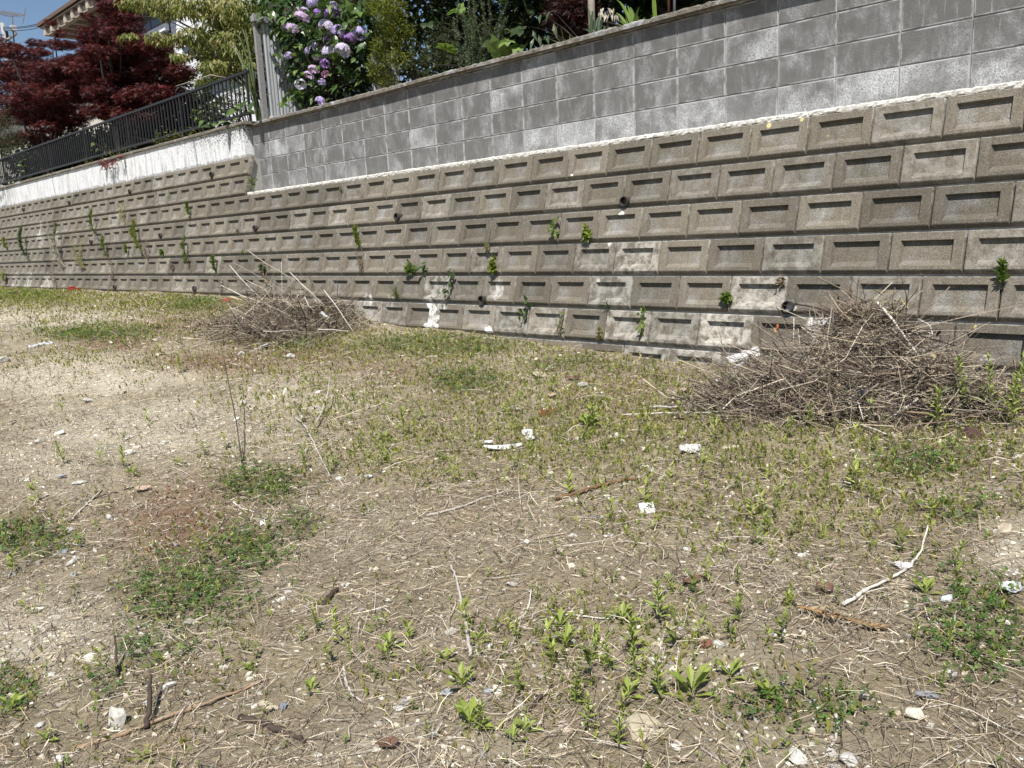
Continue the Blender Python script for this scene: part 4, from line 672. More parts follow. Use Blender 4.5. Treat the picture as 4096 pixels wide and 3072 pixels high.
P, r = field(12000, pstraw, rc=3.0); n = len(P); az = rng.uniform(0, 6.283, n); D = np.stack([np.cos(az), np.sin(az), rng.normal(.05, .14, n)], -1); L = np.clip(rng.lognormal(-2.1, .5, n), .05, .4); mb = MB()
twigs(mb, P + np.array([0, 0, .006]) - D * L[:, None] * .4 * np.array([1, 1, 0]), D, L, rng.uniform(.0007, .0019, n) * (1 + .05 * r), L * .06, cols(n, (.40, .35, .29), (.22, .17, .13), (.13, .10, .08), (.47, .43, .37), v=.25)); tag(link('twig_litter', mb.mesh('twig_litter', M['dry'])), 'thin broken twigs lying over the lot', None, None, 'stuff')
OCT = np.array([(1, 0, 0), (-1, 0, 0), (0, 1, 0), (0, -1, 0), (0, 0, 1), (0, 0, -1)], float); OF = [(0, 2, 4), (2, 1, 4), (1, 3, 4), (3, 0, 4), (2, 0, 5), (1, 2, 5), (3, 1, 5), (0, 3, 5)]
CUBE = np.array([(a, b, c_) for c_ in (-1, 1) for b in (-1, 1) for a in (-1, 1)], float) * .72; CF = [(0, 2, 3, 1), (4, 5, 7, 6), (0, 1, 5, 4), (1, 3, 7, 5), (3, 2, 6, 7), (2, 0, 4, 6)]
def pgrav(P, r): mg, mr, ms, ml = masks(P); return np.clip(.20 + 1.1 * ms + .4 * (fbm(P[:, 0], P[:, 1], 5, 61) - .5), .03, 1) * (1 - .5 * mg)
P, r = field(210000, pgrav, rc=2.6, power=1.7); n = len(P); s_ = np.clip(rng.lognormal(-5.65, .5, n), .0016, .02) * (1 + .06 * r); mb = MB(); R_ = frames(rdir(n), rdir(n)); h = n // 2
GRV = [(.58, .54, .44), (.52, .47, .37), (.40, .38, .34), (.66, .64, .57), (.30, .28, .25), (.48, .42, .31)]
for (a_, b_, t_) in ((0, h, 0), (h, n, 1)):
    k = slice(a_, b_); m_ = b_ - a_; V0 = (CUBE if t_ else OCT); J = V0[None] * (1 + rng.normal(0, .2, (m_, len(V0), 1))) * rng.uniform([.8, .6, .35], [1.5, 1, .7], (m_, 3))[:, None]
    az = rng.uniform(0, 6.28, m_); R2_ = frames(np.stack([np.cos(az), np.sin(az), rng.normal(0, .2, m_)], -1), np.array([0, 0, 1.0]) + rng.normal(0, .25, (m_, 3))); V = np.einsum('nij,nkj->nki', R2_, J * s_[k][:, None, None]) + P[k][:, None] + np.array([0, 0, 1]) * (s_[k] * .15)[:, None, None]
    o_ = (np.arange(m_) * len(V0))[:, None, None]; FF = (np.array(CF if t_ else OF)[None] + o_).reshape(-1, 4 if t_ else 3); C_ = np.repeat(cols(m_, *GRV, v=.2), len(V0), 0); mb.add(V.reshape(-1, 3), None if t_ else FF, FF if t_ else None, C_)
print('gravel', n); tag(link('gravel', mb.mesh('gravel', M['stone'])), 'pale gravel and stone chips scattered in the soil', None, None, 'stuff')
# clover and low creeping green
def pgreen(P, r): mg, mr, ms, ml = masks(P); return np.clip(mg * 1.7 - .32 + .8 * (fbm(P[:, 0], P[:, 1], 9, 71) - .5), 0, 1)
P, r = field(300000, pgreen, rc=3.0, power=1.65); n = len(P); print('clover', n); mb = MB(); hgt = rng.uniform(.004, .045, n) * (1 + .03 * r); sz = rng.uniform(.0055, .0115, n) * (1 + .10 * r)
leaves(mb, CLOVER, P + np.stack([0 * hgt, 0 * hgt, hgt], -1), rdir(n, .2), unit(np.array([0, -.15, 1.0]) + rng.normal(0, .4, (n, 3))), sz, cols(n, (.065, .13, .028), (.09, .16, .035), (.13, .18, .04), (.05, .10, .024), v=.3)); tag(link('clover', mb.mesh('clover', M['leaf'])), 'patches of low dark green clover', None, None, 'stuff')
def pmoss(P, r):
    mg, mr, ms, ml = masks(P); far = np.exp(-((P[:, 1] + .9) / .8) ** 2); return np.clip(1.05 * ml + .9 * mg + .6 * far - .06 + .8 * (fbm(P[:, 0], P[:, 1], 3.5, 81) - .5), 0, .9)
P, r = field(470000, pmoss, rc=5.0, power=1.5); n = len(P); az = rng.uniform(0, 6.283, n); D = np.stack([np.cos(az) * .5, np.sin(az) * .5, rng.uniform(.4, 1.3, n)], -1); mb = MB()
leaves(mb, LANCE, P + np.array([0, 0, .002]), D, rdir(n), rng.uniform(.008, .030, n) * (1 + .10 * r), cols(n, (.21, .23, .045), (.27, .27, .065), (.16, .19, .04), (.27, .23, .09), v=.3)); tag(link('ground_weeds', mb.mesh('ground_weeds', M['leaf'])), 'fine yellow green weeds covering the soil', None, None, 'stuff')
def pred(P, r): mg, mr, ms, ml = masks(P); return np.clip(mr * 2.0 - .20 + .5 * (fbm(P[:, 0], P[:, 1], 6, 91) - .5) + .05, 0, 1)
P, r = field(190000, pred, rc=3.4, power=1.6); n = len(P); az = rng.uniform(0, 6.283, n); D = np.stack([np.cos(az) * .6, np.sin(az) * .6, rng.uniform(.3, 1.2, n)], -1); mb = MB()
leaves(mb, LANCE, P, D, rdir(n), rng.uniform(.006, .022, n) * (1 + .06 * r), cols(n, (.19, .075, .04), (.24, .10, .05), (.15, .10, .04), (.13, .045, .035), (.22, .14, .07), v=.3)); tag(link('red_weeds', mb.mesh('red_weeds', M['dry'])), 'low reddish brown weeds in patches on the soil', None, None, 'stuff')
# upright seedlings past counting
def plush(P, r): mg, mr, ms, ml = masks(P); return np.clip(ml * 1.2 - .05 + .9 * (fbm(P[:, 0], P[:, 1], 3, 101) - .5) + .04, .01, 1)
def seedlings(mb, P, r, h, nl, colr, tmpl=LANCE):
    n = len(P); mbn = n; lean = rng.normal(0, .12, (n, 2)); 
    for k in range(nl):
        f_ = (k + .6) / nl; a_ = k * 2.4 + rng.uniform(0, 6.28, n); up_ = .35 + 1.1 * f_; D = np.stack([np.cos(a_), np.sin(a_), np.full(n, up_) + rng.normal(0, .2, n)], -1)
        Q = P + np.stack([lean[:, 0] * h * f_, lean[:, 1] * h * f_, h * f_ * .8], -1); leaves(mb, tmpl, Q, D, unit(np.array([0, 0, 1.0]) - .3 * D + rng.normal(0, .2, (n, 3))), h * rng.uniform(.32, .5, n), colr)
    ribbons(mb, P, np.stack([lean[:, 0], lean[:, 1], np.ones(n)], -1), h * .85, .0012 + 0 * h, h * .03, 0 * h, colr * np.array([1.0, .8, .8]), np.array([.7, .7, .1]))
P, r = field(27000, plush, rc=3.8, power=1.65); n = len(P); print('seedlings', n); mb = MB(); seedlings(mb, P, r, np.clip(rng.lognormal(-3.2, .45, n), .015, .12), 9, cols(n, (.24, .29, .055), (.19, .25, .045), (.29, .33, .08), (.15, .19, .045), v=.25)); tag(link('seedlings', mb.mesh('seedlings', M['leaf'])), 'small upright green seedlings dotted over the lot', None, None, 'stuff')
P, r = field(7000, lambda P, r: np.clip(.25 + .5 * fbm(P[:, 0], P[:, 1], 4, 7) - .15, 0, 1), rc=2.8); n = len(P); mb = MB(); seedlings(mb, P, r, rng.uniform(.015, .035, n), 6, cols(n, (.16, .23, .05), (.20, .26, .07), v=.2), OVAL); tag(link('leafy_sprouts', mb.mesh('leafy_sprouts', M['leaf'])), 'tiny pale green sprouts dotted over the soil', None, None, 'stuff')
def pdead(P, r): mg, mr, ms, ml = masks(P); return np.clip(.25 + .5 * ms + .8 * (fbm(P[:, 0], P[:, 1], 3, 111) - .5), .03, 1)
P, r = field(70000, pdead, rc=4.5, power=1.5); n = len(P); mb = MB(); D = np.stack([rng.normal(0, .3, n), rng.normal(0, .3, n), np.ones(n)], -1); L = rng.uniform(.012, .055, n)
ribbons(mb, P, D, L, rng.uniform(.0007, .0013, n) * (1 + .09 * r), L * .15, 0 * L, cols(n, (.14, .10, .06), (.09, .065, .045), (.17, .16, .06), (.22, .18, .12), v=.3), np.array([.7, .7, .1])); k = rng.integers(0, n, n * 2)
leaves(mb, NARROW, P[k] + D[k] * (L[k] * rng.uniform(.3, 1, len(k)))[:, None], rdir(len(k)) + np.array([0, 0, .5]), rdir(len(k)), rng.uniform(.008, .02, len(k)) * (1 + .09 * r[k]), cols(len(k), (.18, .15, .07), (.12, .10, .05), (.20, .21, .07), v=.3)); tag(link('dry_weeds', mb.mesh('dry_weeds', M['dry'])), 'short dry brown weed stems standing all over the lot', None, None, 'stuff')
# ------------------------------------------------------------------ single weeds in the lot, each leaf a part
SPAT = ([(0, 0, 0), (-.07, .3, .02), (-.17, .65, .05), (0, 1, -.1), (.17, .65, .05), (.07, .3, .02), (0, .55, 0)], OVAL[1], None)
WL = [leafmesh(t_, 'leaf', c) for t_ in (SPAT, LANCE) for c in ((.26, .32, .065), (.20, .26, .05), (.31, .36, .10))]
def weed(P, h, kind, label, group='single weeds standing in the lot', seed=0):
    r = np.random.default_rng(seed); t = thing('weed', label, 'weed', P, group); lean = r.normal(0, .1, 2)
    n = 9 if kind == 'r' else int(12 + h * 60); mb = MB()
    if kind != 'r': tube(mb, [(0, 0, -.01), (lean[0] * h * .5, lean[1] * h * .5, h * .5), (lean[0] * h, lean[1] * h, h)], [.0022, .002, .001], 5, (.12, .15, .04)); link('stem', mb.mesh('stem', M['dry']), t)
    for k in range(n):
        f_ = (k + .5) / n; a_ = k * 2.4 + r.uniform(0, .6)
        if kind == 'r': D = np.array([math.cos(a_), math.sin(a_), .25 + 1.5 * f_]); q = np.array([0, 0, .002 + h * .25 * f_]); s_ = h * r.uniform(.5, 1.0) * (.95 - .25 * f_); me = WL[k % 3]
        else: D = np.array([math.cos(a_), math.sin(a_), .25 + 1.6 * f_]); q = np.array([lean[0] * h * f_, lean[1] * h * f_, h * (.12 + .85 * f_)]); s_ = min(.07, h * .42) * r.uniform(.75, 1.15) * (1.05 - .4 * f_); me = WL[3 + k % 3]
        R_ = frames(unit(D)[None], (np.array([0, 0, 1.]) - .4 * unit(D) + r.normal(0, .12, 3))[None])[0] * s_; wd = np.array([1.0 if kind == 'r' else .8, 1, 1]); R_ = R_ * wd
        link('leaf', me, t).matrix_local = Matrix(((*R_[0], q[0]), (*R_[1], q[1]), (*R_[2], q[2]), (0, 0, 0, 1)))
    return t
WEEDS = [(g6(450, 545), .085, 'r', 'broad leaved pale weed beside the flat blue grey stone chip'), (g6(480, 690), .10, 'r', 'bushiest bright weed near the bottom edge, in front of the blue grey stone chip'), (g6(515, 715), .09, 's', 'upright weed rooted against the bushiest bright weed near the bottom edge'), (g6(665, 575), .085, 's', 'upright weed standing alone between the bushy weed and the dark thin stick'),
    (g6(868, 610), .085, 's', 'tight upright weed on bare soil right of the dark thin stick'), (g6(915, 700), .085, 's', 'upright weed casting its shade on the bare soil, lower of the bare soil pair'), (g6(1032, 770), .085, 's', 'upright weed closest to the yellow lichened clod at the bottom'), (g6(1090, 430), .13, 's', 'tall double tufted weed behind the four upright weeds on the lower slope'), (g6(1000, 480), .09, 's', 'narrow weed just west of the tall double tufted weed'), (g6(1095, 510), .09, 's', 'narrow weed just in front of the tall double tufted weed'),
    (g6(1190, 590), .12, 's', 'ragged tall weed above the yellow lichened clod'), (g6(1070, 580), .06, 'r', 'low rosette weed in front of the ragged tall weed'), (g6(1048, 300), .085, 'r', 'broad leaved weed behind the tall double tufted weed'), (g6(815, 325), .085, 'r', 'broad leaved weed touching the pale crossing stalk'), (g6(835, 390), .08, 'r', 'broad leaved weed in front of the one touching the pale crossing stalk'), (g6(505, 380), .055, 'r', 'yellow green rosette at the foot of the long grey stick'), (g6(645, 360), .055, 's', 'small weed beside the forked pale twig'), (g6(185, 395), .07, 'r', 'broad leaved weed in a group of three west of the long grey stick'), (g6(165, 430), .055, 'r', 'smallest of the three weeds west of the long grey stick'), (g6(30, 340), .05, 's', 'short weed beside the clover sprigs west of the grey stick'),
    (g6(685, 710), .055, 'r', 'flat rosette between the bushy bright weed and the bare soil'), (g6(905, 280), .055, 's', 'small weed standing alone behind the broad leaved pair'), (g6(730, 220), .055, 's', 'fine leaved weed just past the end of the forked twig'), (g6(1185, 300), .13, 's', 'thin spindly tall weed leaning above the litter'), (g6(320, 720), .045, 's', 'tiny weed on the sandy patch west of the bushy bright weed'), (g6(388, 450), .06, 'r', 'dark single leaf weed at the foot of the grey stick'), (g6(640, 745), .05, 'r', 'small rosette close to the bottom edge by the dry fern'),
    (g7(178, 620), .075, 'r', 'upright leafy weed beside the red brick chip'), (g7(35, 690), .12, 'r', 'large bright tufted weed near the lower clover bed'), (g7(320, 695), .065, 'r', 'narrow leaved rosette east of the large bright tufted weed'), (g7(205, 275), .07, 's', 'upright weed above the brown curled leaf'), (g7(990, 520), .075, 's', 'upright weed rising out of the clover near the picture edge'), (g7(905, 310), .08, 'r', 'leafy weed under the long white stick'), (g7(860, 480), .06, 's', 'small weed between the clover and the dry fern frond'), (g7(965, 655), .06, 's', 'small weed by the white angular stone in the clover'), (g7(1005, 205), .09, 's', 'leafy upright weed past the tip of the long white stick'),
    (g5(170, 745), .055, 'r', 'leafy rosette beside the big chalky white rock'), (g5(535, 815), .05, 'r', 'pale rosette below the long brown stick'), (g5(1185, 330), .085, 's', 'tall narrow weed beside the dark wood stub'), (g5(40, 630), .075, 'r', 'broad leaved weed at the edge of the bare sandy spot'), (g5(1160, 560), .055, 'r', 'pale leafy weed east of the large clover bed'), (g5(925, 485), .055, 'r', 'yellow green weed inside the large clover bed'),
    (z(11, 560, 985), .12, 's', 'tallest upright weed on the pale gravel'), (z(11, 1075, 1020), .12, 's', 'leaning weed on the gravel above the tan bark piece'), (z(11, 1140, 1090), .09, 'r', 'broad leaved weed at the foot of the leaning gravel weed'), (z(11, 1540, 1000), .08, 'r', 'two tufted weed beside the thin standing twig'), (z(11, 1565, 200), .16, 's', 'feathery weed at the edge of the red patch'), (z(12, 1285, 740), .16, 's', 'tall weed beside the blackened burnt stalks'), (z(12, 1115, 790), .10, 'r', 'broad leaved weed west of the blackened burnt stalks'), (z(12, 1085, 1000), .12, 's', 'upright weed in front of the blackened burnt stalks'), (z(12, 430, 1040), .10, 's', 'upright weed beside the dry forked branch'), (z(12, 630, 1080), .10, 's', 'upright weed touching the lower end of the dry forked branch'), (z(12, 970, 1010), .05, 'r', 'yellow green rosette in the middle of the lot'), (z(13, 700, 680), .18, 's', 'tall dense weed clump in front of the grey angular stone'), (z(13, 650, 670), .12, 'r', 'broad leaved rosette at the foot of the tall dense weed clump')]
for k, (p, h, kd, lb) in enumerate(WEEDS): weed(gnd(p), h, kd, lb, seed=200 + k)
# tall goldenrod like weeds at the foot of the brush pile
for k, (p, h, lb) in enumerate([(dd(2085, 905), .30, 'tallest leafy weed beside the brush pile at the edge of the picture'), (dd(2140, 905), .30, 'thick leafy weed over the rusty lump near the brush pile'), (dd(2025, 930), .20, 'leafy weed in front of the brush pile skirt'), (dd(2178, 925), .26, 'leafy weed cut by the picture edge near the brush pile'), (dd(1748, 925), .12, 'short leafy weed against the front of the brush pile'), (dd(2195, 900), .28, 'dark leafy weed behind the one cut by the picture edge'), (dd(1705, 945), .10, 'short leafy weed in front of the olive dried clump')]): weed(gnd(p), h, 's', lb, 'leafy weeds round the brush pile', 400 + k)
# ------------------------------------------------------------------ weeds rooted in the joints of the retaining wall
GRN = [(.10, .15, .03), (.13, .18, .035), (.075, .12, .025)]; YEL = [(.16, .20, .03), (.20, .22, .04), (.12, .16, .03)]; BRN = [(.16, .12, .085), (.11, .08, .06), (.22, .17, .12)]; DKG = [(.045, .085, .02), (.06, .11, .025), (.035, .065, .018)]
def wallplant(p, ph, kind, label, colr, seed):
    global rng
    P = low(p); T = low(ph); h = max(np.linalg.norm(T - P), .04); t = thing('wall_weed', label, 'weed', P + np.array([0, -.005, 0]), 'weeds rooted in the retaining wall joints'); mb = MB(); ms_ = MB(); keep = rng; rng = np.random.default_rng(seed)
    ax = T - P + np.array([0, -.12 * h, 0])
    def curve(tip, sag=.0):
        s_ = np.linspace(0, 1, 6)[:, None]; return tip * s_ + np.array([0, -.35 * h, sag * h]) * (s_ * (1 - s_))
    if kind == 'stalk':      # upright stem, narrow leaves all the way
        c_ = curve(ax); tube(ms_, c_, [.004, .0036, .003, .0026, .002, .0015], 5, (.12, .12, .05)); n = int(60 + 150 * h); u = rng.uniform(.12, 1, n) ** .8
        Pn = np.stack([np.interp(u, np.linspace(0, 1, 6), c_[:, i]) for i in range(3)], -1); D = rdir(n); D[:, 2] = np.abs(D[:, 2]) + .35; D[:, 1] = -np.abs(D[:, 1]); leaves(mb, NARROW if h > .5 else LANCE, Pn, D, rdir(n), rng.uniform(.05, .09, n) * min(1.2, .55 + h), cols(n, *colr))
    elif kind == 'bushy':
        for k in range(7): c_ = curve(ax * rng.uniform(.6, 1) + rng.normal(0, .22 * h, 3) * np.array([1, .3, .5])); tube(ms_, c_, [.0035, .003, .0026, .002, .0016, .001], 4, (.14, .13, .06)); n = 12; u = rng.uniform(.3, 1, n); Pn = np.stack([np.interp(u, np.linspace(0, 1, 6), c_[:, i]) for i in range(3)], -1); D = rdir(n); D[:, 1] = -np.abs(D[:, 1]) - .2; leaves(mb, OVAL, Pn, D, unit(np.array([.1, -.8, .7]) + rng.normal(0, .4, (n, 3))), rng.uniform(.035, .06, n), cols(n, *colr))
    elif kind == 'vine':
        c_ = curve(ax); c_[1:-1, 0] += rng.normal(0, .02, 4); tube(ms_, c_, .0025, 4, (.16, .13, .08)); n = int(10 + 26 * h); u = rng.uniform(.25, 1, n); Pn = np.stack([np.interp(u, np.linspace(0, 1, 6), c_[:, i]) for i in range(3)], -1) + rng.normal(0, .014, (n, 3)); D = unit(np.array([0, -.5, -.3]) + rng.normal(0, .6, (n, 3))); leaves(mb, OVAL, Pn, D, unit(np.array([.2, -1, .5]) + rng.normal(0, .3, (n, 3))), rng.uniform(.04, .065, n), cols(n, *colr))
    elif kind == 'tuft':
        for k in range(int(26 if h > .12 else 12)): tp = np.array([rng.normal(0, .6), -abs(rng.normal(.3, .2)), rng.uniform(-.6, 1.0)]) * h * 1.1; s_ = np.linspace(0, 1, 6)[:, None]; c_ = tp * s_ + np.array([0, -.2, 1.0]) * h * (s_ * (1 - s_)) * 1.6; tube(mb, c_, [.0025, .0024, .002, .0016, .001, .0006], 3, np.clip(np.array(colr[k % len(colr)]) * rng.uniform(.7, 1.3), 0, 1))
    elif kind == 'dead':
        for k in range(8 if h < .5 else 22): c_ = curve(ax * rng.uniform(.5, 1.05) + rng.normal(0, .10 * h, 3), 0); tube(ms_, c_, [.003, .0025, .002, .0016, .0012, .0008], 4, colr[k % len(colr)]); n = 9; u = rng.uniform(.2, 1, n); Pn = np.stack([np.interp(u, np.linspace(0, 1, 6), c_[:, i]) for i in range(3)], -1); leaves(mb, LANCE, Pn, unit(rdir(n) + np.array([0, -.3, -.8])), rdir(n), rng.uniform(.02, .045, n), cols(n, *colr))
    rng = keep
    if ms_.n: link('stem', ms_.mesh('stem', M['dry']), t)
    tag(link('foliage', mb.mesh('foliage', M['dry' if kind == 'dead' else 'leaf']), t), kind='stuff'); return t
q6, q7, q8, q5 = (lambda x, y: z(6, x, y)), (lambda x, y: z(7, x, y)), (lambda x, y: z(8, x, y)), (lambda x, y: z(5, x, y))
WP = [(q6(930, 845), q6(915, 650), 'dead', 'brown withered lower half of the weed column in the middle of the wall', BRN), (q6(925, 660), q6(890, 460), 'stalk', 'bright green tufted weed column above its brown withered foot', YEL), (q6(1345, 862), q6(1355, 745), 'bushy', 'bright leafy weed, first of the close pair over the small brush pile', GRN), (q6(1475, 868), q6(1480, 740), 'vine', 'dark round leaved weed next to the bright leafy one', DKG), (q6(1690, 1085), q6(1700, 820), 'vine', 'trailing weed crossing a whole block above the lime streak', DKG), (q6(2080, 870), q6(2085, 710), 'bushy', 'largest yellow green bushy weed above a drain pipe', YEL), (q6(2015, 655), q6(2005, 560), 'dead', 'small browned weed directly over the yellow green bush', BRN + GRN), (q6(745, 150), q6(745, 95), 'tuft', 'tiny tuft under the lime strip', DKG), (q6(135, 662), q6(130, 630), 'tuft', 'small grass tuft over the dry stems of the small brush pile', GRN), (q6(60, 850), q6(85, 770), 'bushy', 'dark small weed behind the long dry stems', DKG), (q6(125, 965), q6(105, 740), 'dead', 'dead brown seed stalk behind the long dry stems', BRN), (q6(1225, 1060), q6(1215, 950), 'tuft', 'thin grass wisp in the lower joint', GRN),
    (q7(385, 570), q7(400, 345), 'vine', 'climbing weed in a vertical joint under the round drain pipe', GRN), (q7(660, 570), q7(665, 450), 'bushy', 'star shaped bright weed in the middle of the wall', YEL), (q7(130, 1260), q7(150, 1090), 'vine', 'small leafy weed with a long dangling root', DKG), (q7(430, 1390), q7(440, 1150), 'dead', 'dried weed with greenish tips in the lowest full course', BRN + GRN), (q7(840, 1165), q7(850, 1070), 'tuft', 'drooping grass tuft like a green fountain', DKG), (q7(1145, 1400), q7(1165, 1120), 'vine', 'climber with heart shaped leaves near the base', GRN), (q7(1862, 1075), q7(1860, 1040), 'bushy', 'tiny two leaf sprout in a joint near the big drain pipe', GRN), (q7(765, 1430), q7(770, 1270), 'dead', 'yellowed wisp beneath the fountain grass', [(.2, .2, .06), (.16, .14, .07)]), (q8(2020, 985), q8(2040, 765), 'stalk', 'narrow upright weed in the joint above the brush pile', GRN), (q8(120, 960), q8(130, 870), 'dead', 'thin dried sprig above the big drain pipe', BRN),
    (q5(255, 760), q5(245, 455), 'stalk', 'thick dark leafy weed on the far wall', DKG), (q5(275, 750), q5(235, 500), 'stalk', 'second dark stem twined with the thick far weed', DKG), (q5(545, 810), q5(550, 430), 'stalk', 'pale bushy weed with white flower specks on the far wall', [(.10, .12, .06), (.14, .15, .09)]), (q5(570, 800), q5(520, 300), 'dead', 'grey dried bramble hanging by the white flowered weed', [(.25, .22, .19), (.3, .28, .22), (.12, .12, .06)]), (q5(80, 660), q5(65, 550), 'stalk', 'yellowish weed at the farthest visible wall', YEL), (q5(860, 575), q5(840, 310), 'stalk', 'tall green weed crossing two courses on the far wall', GRN), (q5(1090, 430), q5(1080, 250), 'dead', 'dry flowering stalk below the far drain pipes', YEL + BRN), (q5(1185, 580), q5(1165, 465), 'stalk', 'short green weed next to the yellowish tall one', GRN), (q5(1265, 720), q5(1220, 395), 'stalk', 'tall yellowish weed with spreading top', YEL), (q5(1660, 375), q5(1645, 245), 'stalk', 'slender weed high on the wall below the white render', GRN), (q5(1655, 835), q5(1640, 550), 'stalk', 'tall leafy weed with browned foot', GRN), (q5(1115, 705), q5(1110, 600), 'stalk', 'small yellow leaved weed between two tall ones', YEL), (q5(970, 760), q5(935, 530), 'stalk', 'spindly bent weed beside a drain pipe', GRN), (q5(1885, 870), q5(1875, 705), 'stalk', 'bright green weed near the tip of the longest dry stem', GRN), (q5(2105, 680), q5(2100, 635), 'tuft', 'short grass tuft crossed by the longest dry stem', GRN), (q5(735, 810), q5(700, 520), 'dead', 'thin dry stalk with a small flower head on the far wall', YEL + BRN), (q5(1410, 690), q5(1410, 645), 'bushy', 'little weed in a middle joint of the far wall', GRN), (q5(60, 940), q5(50, 800), 'bushy', 'bushy yellow green weed at the foot of the far wall', YEL), (q5(1285, 740), q5(1290, 530), 'dead', 'dark dead stalk leaning on the yellowish weed', BRN), (q5(1925, 1000), q5(1930, 860), 'dead', 'grey dead stalk standing at the wall foot', [(.3, .27, .22), (.2, .17, .14)]), (q5(500, 960), q5(480, 780), 'dead', 'tangle of dry stems at the foot of the far wall', [(.2, .17, .14), (.14, .12, .10)]), (q5(1500, 830), q5(1500, 720), 'dead', 'dry clinging weed low on the wall', BRN), (q5(990, 900), q5(985, 760), 'dead', 'dry drooping weed above the lowest course', BRN), (q5(2060, 500), q5(2060, 455), 'tuft', 'dark tuft right below the end of the white render', DKG)]
for k, (p, ph, kd, lb, cl) in enumerate(WP): wallplant(p, ph, kd, lb, cl, 600 + k)
t = wallplant(z(1, 2200, 1645), z(2, -5, 1530), 'vine', 'green weed tucked in the corner where the grey block wall starts', GRN, 690)
# ------------------------------------------------------------------ stones one can tell apart
def rock(P, size, label, colr, shape=(1, .8, .6), seed=0, sharp=.22, name='stone', cat='stone', group='loose stones on the lot', sink=.25, rz=None):
    r = np.random.default_rng(seed); import bmesh
    bm = bmesh.new(); bmesh.ops.create_icosphere(bm, subdivisions=2, radius=1); V = np.array([v.co for v in bm.verts]); F = [[v.index for v in f.verts] for f in bm.faces]; bm.free()
    for _ in range(9):      # chop flat facets off
        n_ = unit(r.normal(size=3)); d_ = r.uniform(.45, .85); q = V @ n_; V = V - np.outer(np.maximum(q - d_, 0), n_)
    V = V * (1 + r.normal(0, .03, (len(V), 1))) * np.array(shape) * size; t = link(name, MB().add(V, F, None, np.clip(np.array(colr) * r.uniform(.8, 1.15, (len(V), 1)), 0, 1)).mesh(name, M['stone']), None, (P[0], P[1], P[2] + size * shape[2] * (1 - 2 * sink) * .8), (r.uniform(-.3, .3), r.uniform(-.3, .3), r.uniform(0, 6.3) if rz is None else rz))
    return tag(t, label, cat, group)
CH = (.50, .485, .44); GR_ = (.30, .30, .29); TN = (.42, .36, .27); BG = (.26, .28, .31)
